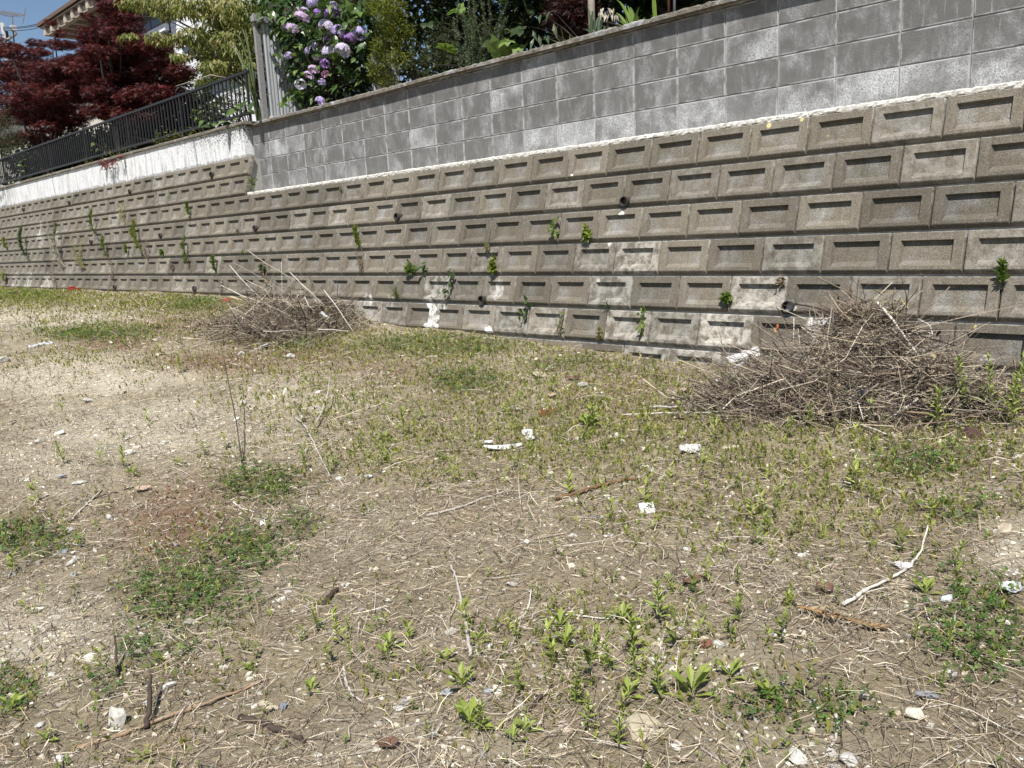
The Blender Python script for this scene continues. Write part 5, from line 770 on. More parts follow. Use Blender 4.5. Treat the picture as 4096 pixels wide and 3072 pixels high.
ROCKS = [(g5(437, 680), .06, 'large chalky white rock standing on end near the bottom edge', CH, (.75, .5, 1.15), .15), (z(13, 612, 322), .075, 'grey angular stone with a flat top in front of the wall', (.30, .30, .26), (1.1, .8, .5), .2), (z(13, 240, 215), .11, 'flat tan stone slab sunk in the soil west of the grey angular stone', TN, (1.2, .8, .22), .35), (z(13, 125, 110), .05, 'reddish grey flat stone at the mossy strip', (.32, .25, .22), (1.1, .8, .35), .3), (z(13, 215, 92), .035, 'round cream stone next to the reddish grey flat one', (.52, .47, .36), (1, .9, .7), .2), (z(12, 255, 405), .055, 'pointed cream stone standing upright on the gravel', (.56, .53, .43), (.7, .5, 1.2), .15), (z(12, 1150, 212), .03, 'small bright white stone on the red patch', CH, (.9, .7, .8), .1), (z(12, 975, 1105), .045, 'long pale blue stone chip in the seedlings', (.48, .50, .50), (1.4, .7, .4), .2), (z(12, 720, 1125), .035, 'pale round stone beside the long blue chip', CH, (1, .9, .6), .2), (z(12, 440, 877), .03, 'small cream stone under the dry forked branch', CH, (1.2, .8, .5), .2), (z(12, 545, 370), .035, 'white stone row piece east of the pointed cream stone', CH, (1.2, .8, .5), .2), (z(12, 500, 508), .03, 'flat whitish stone below the pointed cream stone', CH, (1.4, .8, .4), .2),
    (z(11, 20, 105), .09, 'big white stone cut by the picture edge on the far gravel', CH, (1.2, .9, .7), .25), (z(11, 2080, 45), .045, 'white stone in the far red patch', CH, (1.2, .8, .6), .2), (z(11, 1980, 97), .035, 'small cream stone near the white one in the far red patch', TN, (1, .8, .6), .2), (z(11, 515, 728), .06, 'long white stone half buried in the pale gravel', CH, (1.5, .7, .45), .3), (z(11, 325, 805), .04, 'bright white lump west of the tallest gravel weed', CH, (1.1, .8, .6), .2), (z(11, 775, 440), .065, 'broad white stone patch on the far gravel', CH, (1.5, .9, .35), .3), (z(11, 850, 570), .035, 'cream pebble below the broad white stone', TN, (1, .8, .7), .2), (z(11, 1125, 895), .04, 'white lump among pale gravel east of the tall gravel weed', CH, (1.2, .9, .6), .2), (z(11, 690, 1155), .045, 'bright white broken chip by the straw', CH, (1.4, .7, .4), .2), (z(11, 535, 1105), .04, 'bluish grey chip in the straw west of the bright white one', BG, (1.1, .8, .5), .2), (z(11, 2105, 470), .04, 'white angular stone behind the thin standing twig', CH, (1, .8, .8), .2), (z(11, 1935, 345), .035, 'white flat stone farther behind the thin standing twig', CH, (1.4, .8, .4), .2), (z(11, 945, 1455), .03, 'white crumb of stone at the brown litter', CH, (1, .8, .7), .2), (z(11, 595, 1550), .04, 'pale slab of stone among dry stalks', (.46, .46, .44), (1.4, .9, .3), .3), (z(11, 1165, 1090), .028, 'round tan pebble at the foot of the leaning gravel weed', TN, (1, .9, .8), .2),
    (g5(270, 80), .038, 'white broken stone near the picture edge above the clover', CH, (1.2, .7, .6), .2), (g5(235, 38), .045, 'slate grey flat stone behind the white broken one', BG, (1.5, .8, .3), .3), (g5(275, 125), .03, 'grey pebble below the white broken stone', GR_, (1, .8, .6), .2), (g5(1072, 195), .03, 'white stone at the edge of the large clover bed', CH, (1, .8, .7), .2), (g5(1057, 620), .022, 'dark blue stone in the straw', (.16, .18, .22), (.9, .8, .9), .2), (g5(1000, 612), .03, 'tan oblong stone touching the dark blue one', TN, (1.7, .7, .5), .25), (g5(625, 540), .03, 'white crystalline stone in the lower clover', CH, (1.3, .8, .5), .25), (g5(545, 607), .018, 'small white stone by the dark stub', CH, (1, .8, .6), .2), (g5(185, 497), .022, 'white flat chip on the sandy spot', CH, (1.4, .8, .4), .25), (g5(148, 686), .022, 'pale grey pebble near the leafy rosette', (.45, .45, .42), (1.1, .8, .6), .25),
    (g6(397, 560), .032, 'flat blue grey stone chip under the broad leaved pale weed', BG, (1.2, .8, .3), .25), (g6(545, 555), .025, 'second blue grey chip just east of the flat one', BG, (1.3, .8, .3), .25), (g6(215, 622), .028, 'white shell like chip on the straw', CH, (1.2, .9, .4), .2), (g6(237, 600), .026, 'brown grey flat chip beside the shell like one', GR_, (1.4, .8, .3), .25), (g6(553, 400), .024, 'white round stone in the middle of the lower slope', (.52, .51, .48), (1, .9, .7), .25), (g6(615, 380), .02, 'bluish white chip next to the round stone', (.50, .53, .56), (.9, .6, .9), .2), (g6(1160, 445), .024, 'white stone by the ragged tall weed', CH, (1.3, .8, .6), .25), (g6(1115, 665), .024, 'bluish white stone on the lichened clod', (.5, .52, .54), (1.2, .8, .5), .25), (g6(1135, 705), .075, 'yellow lichened clod of earth near the bottom edge', (.36, .32, .23), (1.1, .9, .18), .45), (g6(343, 728), .028, 'dark slate chip standing in the sandy patch', (.22, .24, .26), (1, .7, .7), .2), (g6(840, 697), .035, 'pinkish stone beneath the upright weed on bare soil', (.46, .38, .31), (1.3, .8, .4), .3), (g6(865, 375), .02, 'small white stone between the two broad leaved weeds', CH, (.9, .7, .9), .2), (g6(1035, 667), .02, 'white pebble in front of the low rosette', CH, (1.1, .8, .6), .2), (g6(1250, 760), .026, 'white stone at the bottom close to the straw', CH, (1.1, .9, .5), .3), (g6(690, 8), .024, 'white stone behind the fine leaved weed', CH, (.9, .8, .8), .2), (g6(635, 155), .03, 'pale flat stone behind the forked twig', (.45, .44, .40), (1.4, .8, .35), .3),
    (g7(855, 765), .042, 'cream angular stone alone in the litter near the bottom', (.55, .52, .43), (.9, .75, .8), .2), (g7(992, 605), .03, 'white angular stone beside the clover', CH, (1.1, .8, .7), .25), (g7(980, 327), .03, 'bluish white stone next to the white stick', (.48, .51, .54), (1.1, .8, .6), .2), (g7(1195, 75), .055, 'tan stone block at the bare soil by the picture edge', TN, (.9, .8, .7), .3), (g7(1130, 72), .028, 'white stone beside the tan block', CH, (1.2, .8, .6), .25), (g7(135, 500), .03, 'white lumpy stone beside the red brick chip', CH, (1, .9, .7), .2), (g7(430, 925), .045, 'white stone cut by the bottom edge', CH, (1, .8, .7), .3), (g7(625, 930), .04, 'grey white stone at the bottom edge east of its neighbour', (.48, .48, .45), (1.1, .8, .6), .3), (g7(915, 690), .04, 'slate blue stone half hidden by clover', BG, (1.2, .8, .5), .3), (g7(15, 140), .025, 'flat white chip by the brown curled leaf', CH, (1.5, .8, .35), .2), (g7(550, 905), .028, 'white wedge stone in the bottom litter', CH, (.8, .7, .9), .2),
    (z(13, 905, 755), .04, 'white quartz lump in the seedlings behind the brown stick', CH, (1.2, .8, .7), .2), (z(13, 735, 328), .028, 'white flat chip right beside the grey angular stone', CH, (1.4, .8, .4), .2), (z(13, 570, 775), .022, 'small white pebble west of the quartz lump', CH, (1, .9, .8), .2), (z(13, 960, 795), .022, 'white crumb just below the quartz lump', CH, (1, .9, .7), .2), (z(13, 1215, 1060), .035, 'white grey split stone behind the square white shard', (.5, .5, .5), (.9, .6, .8), .2), (z(13, 525, 1620), .03, 'grey white stone in front of the square white shard', (.48, .46, .42), (1.1, .9, .6), .25), (z(13, 850, 1605), .022, 'white pebble beside a leafy sprout', CH, (1.2, .8, .6), .25), (z(13, 1890, 850), .06, 'cream flat stone behind the seedlings below the brush pile', (.52, .48, .38), (1.4, .9, .35), .3), (z(13, 2020, 950), .026, 'white pebble below the cream flat stone', CH, (1, .8, .6), .25), (z(13, 50, 520), .05, 'half buried grey stone west of the rust plate', GR_, (1, .8, .5), .35)]
for k, (p, sz, lb, cl, sh, sk) in enumerate(ROCKS): rock(gnd(p), sz * .68, lb, cl, sh, 900 + k, sink=sk)
# ------------------------------------------------------------------ sticks, leaves and scraps
def stick(name, label, cat, pts, r, mat, group=None, lift=.006, n=6):
    Q = []
    for p in pts:
        P = gnd(p[:2]) if len(p) == 2 else (gnd(p[:2]) + np.array([0, 0, p[2]])); P[2] += lift; Q.append(P)
    Q = np.array(Q); b = Q[0].copy(); k = len(Q); s_ = np.linspace(0, k - 1, (k - 1) * 5 + 1); C_ = np.stack([np.interp(s_, np.arange(k), Q[:, i]) for i in range(3)], -1) - b; C_[1:-1] += rng.normal(0, r * .22, C_[1:-1].shape)
    t = link(name, tube(MB(), C_, np.linspace(r, r * .55, len(C_)) * (1 + rng.normal(0, .08, len(C_))), n).mesh(name, mat, True), None, tuple(b)); return tag(t, label, cat, group)
GS = 'loose sticks on the lot'; M['greystalk'] = plain('grey_stalk', (.38, .35, .32), .9, .35, 50, .4); M['tanstalk'] = plain('tan_stalk', (.25, .175, .115), .9, .4, 50, .4); M['darkwood'] = plain('dark_wood', (.055, .042, .033), .95, .5, 50, .7); M['whitestalk'] = plain('whitish_stalk', (.52, .49, .44), .9, .3, 50, .4)
stick('stick', 'long reddish brown stick lying across the lower clover', 'stick', [g5(290, 772), g5(420, 735), g5(700, 630), g5(880, 565), g5(990, 520)], .006, M['tanstalk'], GS)
stick('stick', 'short dark rotten wood piece near the tan oblong stone', 'stick', [g5(895, 660), g5(1000, 690), g5(1080, 720), g5(1140, 750)], .011, M['darkwood'], GS)
stick('stick', 'stubby dark stick standing beside the chalky white rock', 'stick', [g5(543, 700), (*g5(560, 650), .03), (*g5(575, 585), .07)], .008, M['darkwood'], GS)
stick('stick', 'dark wood stub at the tall narrow weed', 'stick', [g5(1210, 232), g5(1235, 200), g5(1255, 180)], .012, M['darkwood'], GS)
stick('stick', 'thin upright dark stub west of the clover bed', 'stick', [g5(440, 500), (*g5(438, 460), .03), (*g5(436, 420), .06)], .005, M['darkwood'], GS)
stick('stick', 'long grey stick pointing from the litter towards the wall', 'stick', [g6(480, 440), g6(470, 350), g6(450, 240), g6(430, 150), g6(405, 95)], .0065, M['greystalk'], GS, .015)
stick('stick', 'forked pale twig in the middle of the lower slope', 'stick', [g6(645, 305), g6(685, 275), g6(700, 240), (*g6(708, 205), .02)], .004, M['whitestalk'], GS)
stick('stick', 'pale stalk crossing two broad leaved weeds', 'stick', [g6(780, 290), g6(850, 275), g6(920, 285), g6(1000, 293)], .004, M['whitestalk'], GS)
stick('stick', 'bent grey stalk coming in over the straw west of the shell like chip', 'stick', [g6(10, 470), g6(15, 520), g6(40, 575), g6(85, 608)], .005, M['greystalk'], GS)
stick('stick', 'dark thin stick between two upright weeds', 'stick', [g6(700, 635), g6(740, 590), g6(785, 540)], .0055, M['darkwood'], GS)
stick('stick', 'long white stick reaching up the slope between the seedlings', 'stick', [g7(595, 358), g7(680, 305), g7(780, 255), g7(850, 210), g7(890, 150), (*g7(910, 95), .03)], .0055, M['whitestalk'], GS, .012)
stick('stick', 'brown stick lying in the seedlings in the centre of the lot', 'stick', [z(13, 390, 1305), z(13, 560, 1260), z(13, 720, 1205), z(13, 870, 1160), z(13, 1000, 1140), z(13, 1085, 1130)], .008, plain('brown_stick', (.16, .085, .045), .9, .45, 40, .6), GS, .012)
stick('stick', 'long grey stalk lying west of the brown stick', 'stick', [z(12, 1480, 1440), z(12, 1700, 1390), z(12, 1950, 1300), z(12, 2200, 1215)], .006, M['greystalk'], GS)
stick('stick', 'grey black cane sticking out from the brush pile over the grass', 'stick', [z(13, 1190, 520), z(13, 1400, 525), z(13, 1600, 505), (*z(13, 1850, 470), .03)], .008, M['greystalk'], GS, .02)
stick('stick', 'straight pale cane sticking out from the brush pile below the grey black one', 'stick', [z(13, 940, 592), z(13, 1300, 575), z(13, 1700, 572), (*z(13, 2200, 578), .03)], .005, M['whitestalk'], GS, .02)
stick('stick', 'dry forked branch on the ground, its long limb', 'stick', [z(12, 340, 600), z(12, 430, 690), z(12, 500, 830), z(12, 560, 960), z(12, 640, 1120)], .006, M['greystalk'], GS, .02)
stick('stick', 'dry forked branch on the ground, its limb leaning towards the wall', 'stick', [z(12, 490, 710), (*z(12, 560, 620), .02), (*z(12, 630, 500), .07), (*z(12, 655, 400), .12)], .005, M['greystalk'], GS, .02)
stick('stick', 'thin dark twig standing up out of the pale gravel', 'stick', [z(11, 2095, 1010), (*z(11, 2060, 800), .12), (*z(11, 2010, 600), .24), (*z(11, 1960, 400), .36)], .004, M['darkwood'], GS)
stick('stick', 'white pipe like rod lying at the far lawn edge', 'stick', [z(5, 245, 1487), z(5, 350, 1470), z(5, 460, 1455)], .022, M['greyplastic'], GS)
stick('stick', 'long pale stalk in front of the far red patch', 'stick', [z(5, 1020, 1200), z(5, 1150, 1235), z(5, 1310, 1278)], .009, M['whitestalk'], GS)
stick('stick', 'tan stalk beside the clover at the west picture edge', 'stick', [z(11, 620, 1480), z(11, 740, 1350), z(11, 880, 1220)], .006, M['whitestalk'], GS)
stick('stick', 'dark stick just behind the tan stalk', 'stick', [z(11, 700, 1325), z(11, 830, 1285), z(11, 1000, 1240), z(11, 1160, 1190)], .005, M['darkwood'], GS)
stick('stick', 'white stalk near the bottom of the red patch', 'stick', [z(11, 2010, 1320), z(11, 2090, 1380), z(11, 2200, 1410)], .005, M['whitestalk'], GS)
stick('stick', 'dark branch piece under the clover near the picture edge', 'stick', [g7(1150, 330), g7(1190, 332), g7(1235, 345)], .009, M['darkwood'], GS)
stick('stick', 'grey dead stalk crossing the lower clover in an arc', 'stick', [g7(560, 740), g7(580, 790), g7(570, 850), g7(550, 880)], .005, M['greystalk'], GS)
def flat(name, label, cat, p, L, w_, mat, rz, curl=.3, lift=.006, tilt=0, group=None, jag=.12, seed=0, n=9, m=3, taper=True):
    r = np.random.default_rng(seed); P = gnd(p); s_ = np.linspace(0, 1, n); t_ = np.linspace(-1, 1, m); V = []
    for i, a in enumerate(s_):
        ww_ = w_ * (math.sin(math.pi * (a * .86 + .07)) ** .6 if taper else 1) * (1 + r.normal(0, jag))
        for b in t_: V.append(((a - .5) * L, b * ww_ + r.normal(0, jag * .2) * w_, curl * L * (4 * (a - .5) ** 2) * .25 + curl * w_ * b * b + lift + r.normal(0, jag * .15) * w_))
    F = [(i * m + j, (i + 1) * m + j, (i + 1) * m + j + 1, i * m + j + 1) for i in range(n - 1) for j in range(m - 1)]
    me = MB().add(V, None, F).mesh(name, mat, False, False); o = link(name, me, None, tuple(P), (tilt, 0, rz)); md = o.modifiers.new('thickness', 'SOLIDIFY'); md.thickness = max(.0012, w_ * .04); return tag(o, label, cat, group)
XA = -.72      # rotation that turns local x towards picture right
DL = plain('dead_leaf_brown', (.13, .075, .05), .85, .3, 30, .3); DT = plain('dead_leaf_tan', (.34, .26, .19), .85, .25, 30, .3)
flat('white_shard', 'curved white plastic gutter shard lying in the middle of the lot', 'plastic scrap', dd(1087, 971), .20, .016, M['plastic'], .80, .35, .012, .5, seed=1, jag=.08)
flat('white_shard', 'white plastic scrap split in two beside the seedlings behind the gutter shard', 'plastic scrap', z(13, 130, 730), .06, .026, M['plastic'], 1.0, .3, .01, .6, seed=2, jag=.12)
flat('white_shard', 'crumpled white scrap behind the leafy seedlings below the brush pile', 'plastic scrap', z(13, 1535, 885), .10, .028, M['cloth'], .8, .5, .012, .5, seed=3, jag=.14)
flat('white_shard', 'small white chip just below the scrap split in two', 'plastic scrap', z(13, 155, 777), .05, .02, M['plastic'], .8, .2, .01, .3, seed=4)
flat('white_shard', 'square white roof tile shard with a torn corner', 'tile shard', z(13, 1165, 1385), .06, .030, plain('shard_white', (.50, .50, .48), .8, .2, 60, .5), .8, .05, .012, .45, seed=5, taper=False, jag=.06)
flat('white_shard', 'two white tile chips on top of the gutter shard', 'tile shard', z(12, 2010, 815), .045, .014, M['plastic'], .8, .2, .015, .3, seed=6, jag=.1)
flat('rust_plate', 'dark rusty plate standing in the weeds west of the grey angular stone', 'scrap metal', z(13, 292, 560), .08, .025, M['rust'], .7, .05, .03, 1.0, seed=7, taper=False)
flat('brown_leaf', 'tan curled bark piece in front of the pale gravel weeds', 'bark', z(11, 1240, 1222), .08, .022, DT, .8, .4, .012, .2, 'dead leaves on the lot', seed=8)
flat('brown_leaf', 'red brown curled leaf lying in the straw', 'leaf', g7(28, 268), .07, .014, DL, 1.3, .5, .012, .3, 'dead leaves on the lot', seed=9)
flat('brown_leaf', 'dark red leaf tucked in the litter below the white stick', 'leaf', g7(530, 297), .05, .018, DL, .2, .5, .012, .3, 'dead leaves on the lot', seed=10)
flat('brown_leaf', 'brown leaf flake on the sandy patch near the bottom', 'leaf', g6(175, 760), .05, .015, DL, .8, .5, .008, .3, 'dead leaves on the lot', seed=11)
flat('brown_leaf', 'pale curled leaf at the grey stone by the wall', 'leaf', z(13, 360, 415), .07, .018, DT, -.2, .6, .015, .4, 'dead leaves on the lot', seed=12)
flat('brown_leaf', 'pair of pale dried leaves near the brush pile', 'leaf', z(13, 1450, 375), .08, .02, DT, .6, .6, .015, .4, 'dead leaves on the lot', seed=13)
flat('brown_leaf', 'row of brown leaves in front of the lowest wall blocks', 'leaf', z(13, 520, 262), .10, .018, DL, .8, .6, .012, .3, 'dead leaves on the lot', seed=14)
flat('brown_leaf', 'striped dry leaf standing in the grass near the pale cane', 'leaf', z(13, 1400, 610), .09, .03, DT, 2.2, .5, .03, .9, 'dead leaves on the lot', seed=15)
flat('grey_rag', 'grey torn rag by the picture edge above the clover', 'rag', g7(1215, 295), .06, .02, M['film'], .8, .5, .01, .4, seed=16, jag=.15)
flat('grey_rag', 'whitish torn paper beside the tip of the long white stick', 'paper', g7(820, 212), .05, .016, M['cloth'], .4, .5, .01, .4, seed=17, jag=.15)
rock(gnd(g7(90, 492)), .02, 'red brick chip in the litter', (.20, .09, .065), (1.2, .9, .5), 990, name='brick_chip', cat='brick', group=None)
t = thing('red_box', 'bright red plastic box at the foot of the far wall', 'box', gnd(z(5, 638, 1004))); mb = MB(); box(mb, -.13, .13, -.05, .05, -.02, .06); box(mb, -.10, -.02, -.052, .04, .061, .085); link('body', mb.mesh('body', M['red'], False, False), t)['label'] = 'red plastic box body'
mb = MB(); box(mb, .02, .12, -.055, -.0505, .01, .045); link('panel', mb.mesh('panel', M['rust'], False, False), t)
t = flat('red_scrap', 'torn red plastic strip in the weeds beside the small brush pile', 'plastic scrap', z(5, 1985, 1105), .20, .025, M['red'], 0, .4, .03, .6, seed=19, jag=.35)
t = thing('fern_frond', 'dry orange brown fern frond on the lower slope', 'frond', gnd(g7(430, 375))); b = np.array(t.location); e = gnd(g7(745, 455)) - b; mb = MB(); s_ = np.linspace(0, 1, 8)[:, None]; tube(mb, e * s_ + np.array([0, 0, .02]), .003, 5, (.30, .17, .07)); link('stem', mb.mesh('stem', M['dry']), t)
mb = MB(); n = 90; u = rng.uniform(0, 1, n); side = np.cross(unit(e), [0, 0, 1.0]); Pn = e * u[:, None] + np.array([0, 0, .02]); leaves(mb, LANCE, Pn, unit(unit(e) * .8 + side * rng.choice([-1, 1], n)[:, None] + rng.normal(0, .3, (n, 3))), rdir(n), rng.uniform(.015, .04, n), cols(n, (.30, .23, .14), (.22, .16, .10))); tag(link('foliage', mb.mesh('foliage', M['dry']), t), kind='stuff')
# ------------------------------------------------------------------ brush piles
PILEC = [(.24, .19, .145), (.13, .10, .08), (.42, .36, .27), (.06, .046, .04), (.33, .28, .21), (.54, .48, .38), (.17, .125, .10), (.045, .036, .034)]
def pile(name, label, lumps, n_tw, n_lf, hscale, colr, spread=1.0):
    c0 = np.mean([l[0] for l in lumps], 0); t = thing(name, label, 'brush pile', (c0[0], c0[1], float(gz(c0[0], c0[1])))); b = np.array(t.location)
    def H(x, y): return np.max([h * np.clip(1.15 * np.exp(-(((x - c_[0]) * math.cos(a) + (y - c_[1]) * math.sin(a)) / rx) ** 2 - ((-(x - c_[0]) * math.sin(a) + (y - c_[1]) * math.cos(a)) / ry) ** 2) - .15, 0, 1) for c_, rx, ry, h, a in lumps], 0)
    gx = np.linspace(min(l[0][0] - 1.6 * max(l[1:3]) for l in lumps), max(l[0][0] + 1.6 * max(l[1:3]) for l in lumps), 70); gy = np.linspace(min(l[0][1] - 1.6 * max(l[1:3]) for l in lumps), -.2, 40)
    X, Y = np.meshgrid(gx, gy, indexing='ij'); h_ = H(X, Y); Z = gz(X, Y) + h_ * .55 + .03 * (fbm(X, Y, 14, 7) - .5) - .035; ii = np.arange(X.size).reshape(X.shape)
    wallz = lambda y: np.minimum(y, -.17)
    mb = MB().add(np.stack([X, Y, Z], -1).reshape(-1, 3) - b, None, np.stack([ii[:-1, :-1], ii[1:, :-1], ii[1:, 1:], ii[:-1, 1:]], -1).reshape(-1, 4), (.030, .023, .018)); link('shade_core', mb.mesh('shade_core', M['dry'], True), t)  # added core mound, coloured near black to stand in for shade between twigs
    def pick(n):
        w = np.array([l[1] * l[2] * (.4 + l[3]) for l in lumps]); k = rng.choice(len(lumps), n, p=w / w.sum()); P = np.zeros((n, 3))
        for i, (c_, rx, ry, h, a) in enumerate(lumps):
            m = k == i; u = rng.normal(0, .62 * spread, (m.sum(), 2)); P[m, 0] = c_[0] + u[:, 0] * rx * math.cos(a) - u[:, 1] * ry * math.sin(a); P[m, 1] = c_[1] + u[:, 0] * rx * math.sin(a) + u[:, 1] * ry * math.cos(a)
        P[:, 1] = wallz(P[:, 1]); P[:, 2] = gz(P[:, 0], P[:, 1]) + H(P[:, 0], P[:, 1]) * rng.uniform(.40, 1.08, n) + rng.uniform(0, .03, n); return P
    mb = MB(); P = pick(n_tw); az = rng.normal(0, 1.1, n_tw) + rng.choice([0, math.pi], n_tw); D = np.stack([np.cos(az), np.sin(az) * .8, rng.normal(0, .42, n_tw)], -1); L = np.clip(rng.lognormal(-1.5, .6, n_tw), .06, .7) * hscale
    P0 = P - D * L[:, None] * .5; P1z = P0[:, 1] + D[:, 1] * L; fix = P1z > -.19; D[fix, 1] = -np.abs(D[fix, 1]); P0[:, 1] = np.minimum(P0[:, 1], -.19); low_ = P0[:, 2] < gz(P0[:, 0], P0[:, 1]); P0[low_, 2] = gz(P0[low_, 0], P0[low_, 1]) + .005
    twigs(mb, P0 - b, D, L, np.clip(rng.lognormal(-6.5, .5, n_tw), .0006, .006) * hscale ** .5, L * .12, cols(n_tw, *colr, v=.3)); tag(link('twigs', mb.mesh('twigs', M['dry']), t), kind='stuff')
    mb = MB(); P = pick(n_tw); az = rng.uniform(0, 6.28, n_tw); D = np.stack([np.cos(az), np.sin(az), rng.normal(0, .4, n_tw)], -1); L = np.clip(rng.lognormal(-2.4, .5, n_tw), .03, .3) * hscale * np.where(rng.uniform(size=n_tw) < .12, 2.6, 1); D[:, 1] = np.where(P[:, 1] + D[:, 1] * L > -.18, -np.abs(D[:, 1]), D[:, 1]); ribbons(mb, P - b, D, L, rng.uniform(.001, .003, n_tw) * hscale ** .5, L * .12, 0 * L, cols(n_tw, *colr, (.42, .36, .24), v=.3)); tag(link('stalks', mb.mesh('stalks', M['dry']), t), kind='stuff')
    mb = MB(); P = pick(n_lf); leaves(mb, OVAL, P - b, rdir(n_lf), rdir(n_lf), rng.uniform(.015, .045, n_lf) * hscale, cols(n_lf, (.20, .16, .10), (.27, .22, .13), (.13, .11, .07), (.17, .17, .09), v=.3)); tag(link('dry_leaves', mb.mesh('dry_leaves', M['dry']), t), kind='stuff')
    return t, b
def branch(t, b, pts, r, mat, name='branch'):
    Q = np.array([at(p, y) for p, y in pts]) - b; k = len(Q); s_ = np.linspace(0, k - 1, (k - 1) * 5 + 1); C_ = np.stack([np.interp(s_, np.arange(k), Q[:, i]) for i in range(3)], -1); C_[1:-1] += rng.normal(0, r * .22, C_[1:-1].shape); link(name, tube(MB(), C_, np.linspace(r, r * .4, len(C_)), 6).mesh(name, mat, True), t)
B1 = gnd(dd(1880, 850)); B2 = gnd(dd(1760, 885)); B3 = gnd(dd(2010, 880)); B4 = gnd(dd(1650, 870)); B5 = gnd(dd(1960, 800))
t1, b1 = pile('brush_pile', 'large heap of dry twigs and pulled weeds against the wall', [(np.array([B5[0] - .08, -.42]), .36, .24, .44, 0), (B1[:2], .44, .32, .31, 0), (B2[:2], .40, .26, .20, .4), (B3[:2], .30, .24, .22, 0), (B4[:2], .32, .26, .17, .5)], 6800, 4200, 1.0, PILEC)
BR = [([(c4(1210, 100), -.40), (c4(1330, 240), -.48), (c4(1460, 420), -.58), (c4(1560, 560), -.66)], .008, 'whitestalk'), ([(c4(1660, 540), -.55), (c4(1600, 650), -.7), (c4(1450, 790), -.9), (c4(1300, 890), -1.0), (c4(1090, 960), -1.05)], .008, 'whitestalk'), ([(c4(950, 0), -.20), (c4(1010, 60), -.25), (c4(1100, 150), -.32), (c4(1230, 250), -.42)], .004, 'palebark'), ([(c4(650, 110), -.22), (c4(780, 135), -.26), (c4(930, 185), -.34), (c4(1050, 260), -.42)], .006, 'darkwood'), ([(c4(420, 600), -.75), (c4(800, 560), -.8), (c4(1150, 600), -.82), (c4(1500, 580), -.75), (c4(1790, 535), -.6)], .010, 'tanstalk'), ([(c4(640, 210), -.25), (c4(640, 320), -.32), (c4(635, 400), -.4)], .003, 'whitestalk'), ([(c4(395, 230), -.3), (c4(410, 330), -.36), (c4(420, 420), -.42)], .005, 'darkwood'), ([(c4(0, 870), -1.05), (c4(180, 775), -.95), (c4(350, 690), -.85), (c4(530, 680), -.8)], .006, 'whitestalk'), ([(c4(40, 970), -1.2), (c4(110, 880), -1.05), (c4(200, 780), -.95)], .006, 'whitestalk'), ([(c4(270, 840), -1.05), (c4(520, 870), -1.05), (c4(800, 880), -1.05), (c4(1090, 845), -1.0)], .006, 'whitestalk'), ([(c4(640, 790), -.95), (c4(900, 870), -1.02), (c4(1270, 1000), -1.2)], .007, 'whitestalk'), ([(c4(1700, 450), -.42), (c4(1780, 470), -.45), (c4(1805, 370), -.4)], .005, 'palebark'), ([(c4(820, 270), -.3), (c4(770, 380), -.4), (c4(730, 430), -.45)], .008, 'whitestalk'), ([(c4(1340, 640), -.7), (c4(1440, 500), -.6), (c4(1550, 310), -.45)], .005, 'darkwood'), ([(c4(1220, 490), -.6), (c4(1330, 400), -.55), (c4(1420, 340), -.5)], .006, 'palebark'), ([(c4(1490, 215), -.3), (c4(1570, 260), -.34), (c4(1590, 320), -.4), (c4(1480, 280), -.42)], .005, 'whitestalk'), ([(c4(520, 130), -.22), (c4(600, 250), -.3), (c4(760, 330), -.4)], .004, 'darkwood'), ([(c4(830, 280), -.35), (c4(1000, 430), -.5), (c4(1210, 460), -.55)], .006, 'darkwood'), ([(c4(1400, 850), -1.0), (c4(1700, 870), -1.0), (c4(1910, 880), -.95)], .006, 'tanstalk'), ([(c4(2070, 620), -.5), (c4(2140, 660), -.52), (c4(2212, 690), -.55)], .006, 'tanstalk'), ([(c4(1410, 60), -.2), (c4(1380, 190), -.24), (c4(1390, 260), -.3)], .002, 'darkwood'), ([(c4(1060, 570), -.65), (c4(1200, 560), -.66), (c4(1420, 590), -.7), (c4(1600, 570), -.66)], .007, 'darkwood')]
for pts, r_, m_ in BR: branch(t1, b1, pts, r_, M[m_])
# withered bundles in the big heap
for (p, y, lb, n, cl, sz) in ((c4(1310, 90), -.36, 'upright knot of pale withered grass on top of the large heap', 60, [(.30, .26, .15), (.36, .31, .2)], .10), (c4(590, 820), -1.0, 'olive withered grass bundle at the front of the large heap', 80, [(.24, .22, .10), (.3, .27, .14)], .11), (c4(1800, 780), -.78, 'grey green wilted rosemary cuttings at the end of the large heap', 150, [(.17, .17, .10), (.22, .21, .13), (.12, .125, .075)], .2), (c4(430, 520), -.6, 'dark wilted stems beside the torn white sheet', 60, [(.12, .105, .07), (.2, .17, .11)], .12), (c4(1020, 130), -.28, 'brown dried seed heads rising from the large heap', 70, [(.16, .11, .07), (.11, .08, .055)], .14)):
    P = at(p, y); t = thing('withered_bundle', lb, 'plant', P); mb = MB(); u = rng.normal(0, sz * .45, (n, 3)) * np.array([1, .6, .6]); leaves(mb, NARROW, u, unit(rng.normal(0, .7, (n, 3)) + np.array([0, -.3, -.5])), rdir(n), rng.uniform(.05, .11, n), cols(n, *cl)); tag(link('foliage', mb.mesh('foliage', M['dry']), t), kind='stuff'); mb = MB(); tube(mb, [(0, .05, -sz), (0, 0, 0), (.02, -.02, sz * .7)], .003, 5, cl[0]); link('stem', mb.mesh('stem', M['dry']), t)
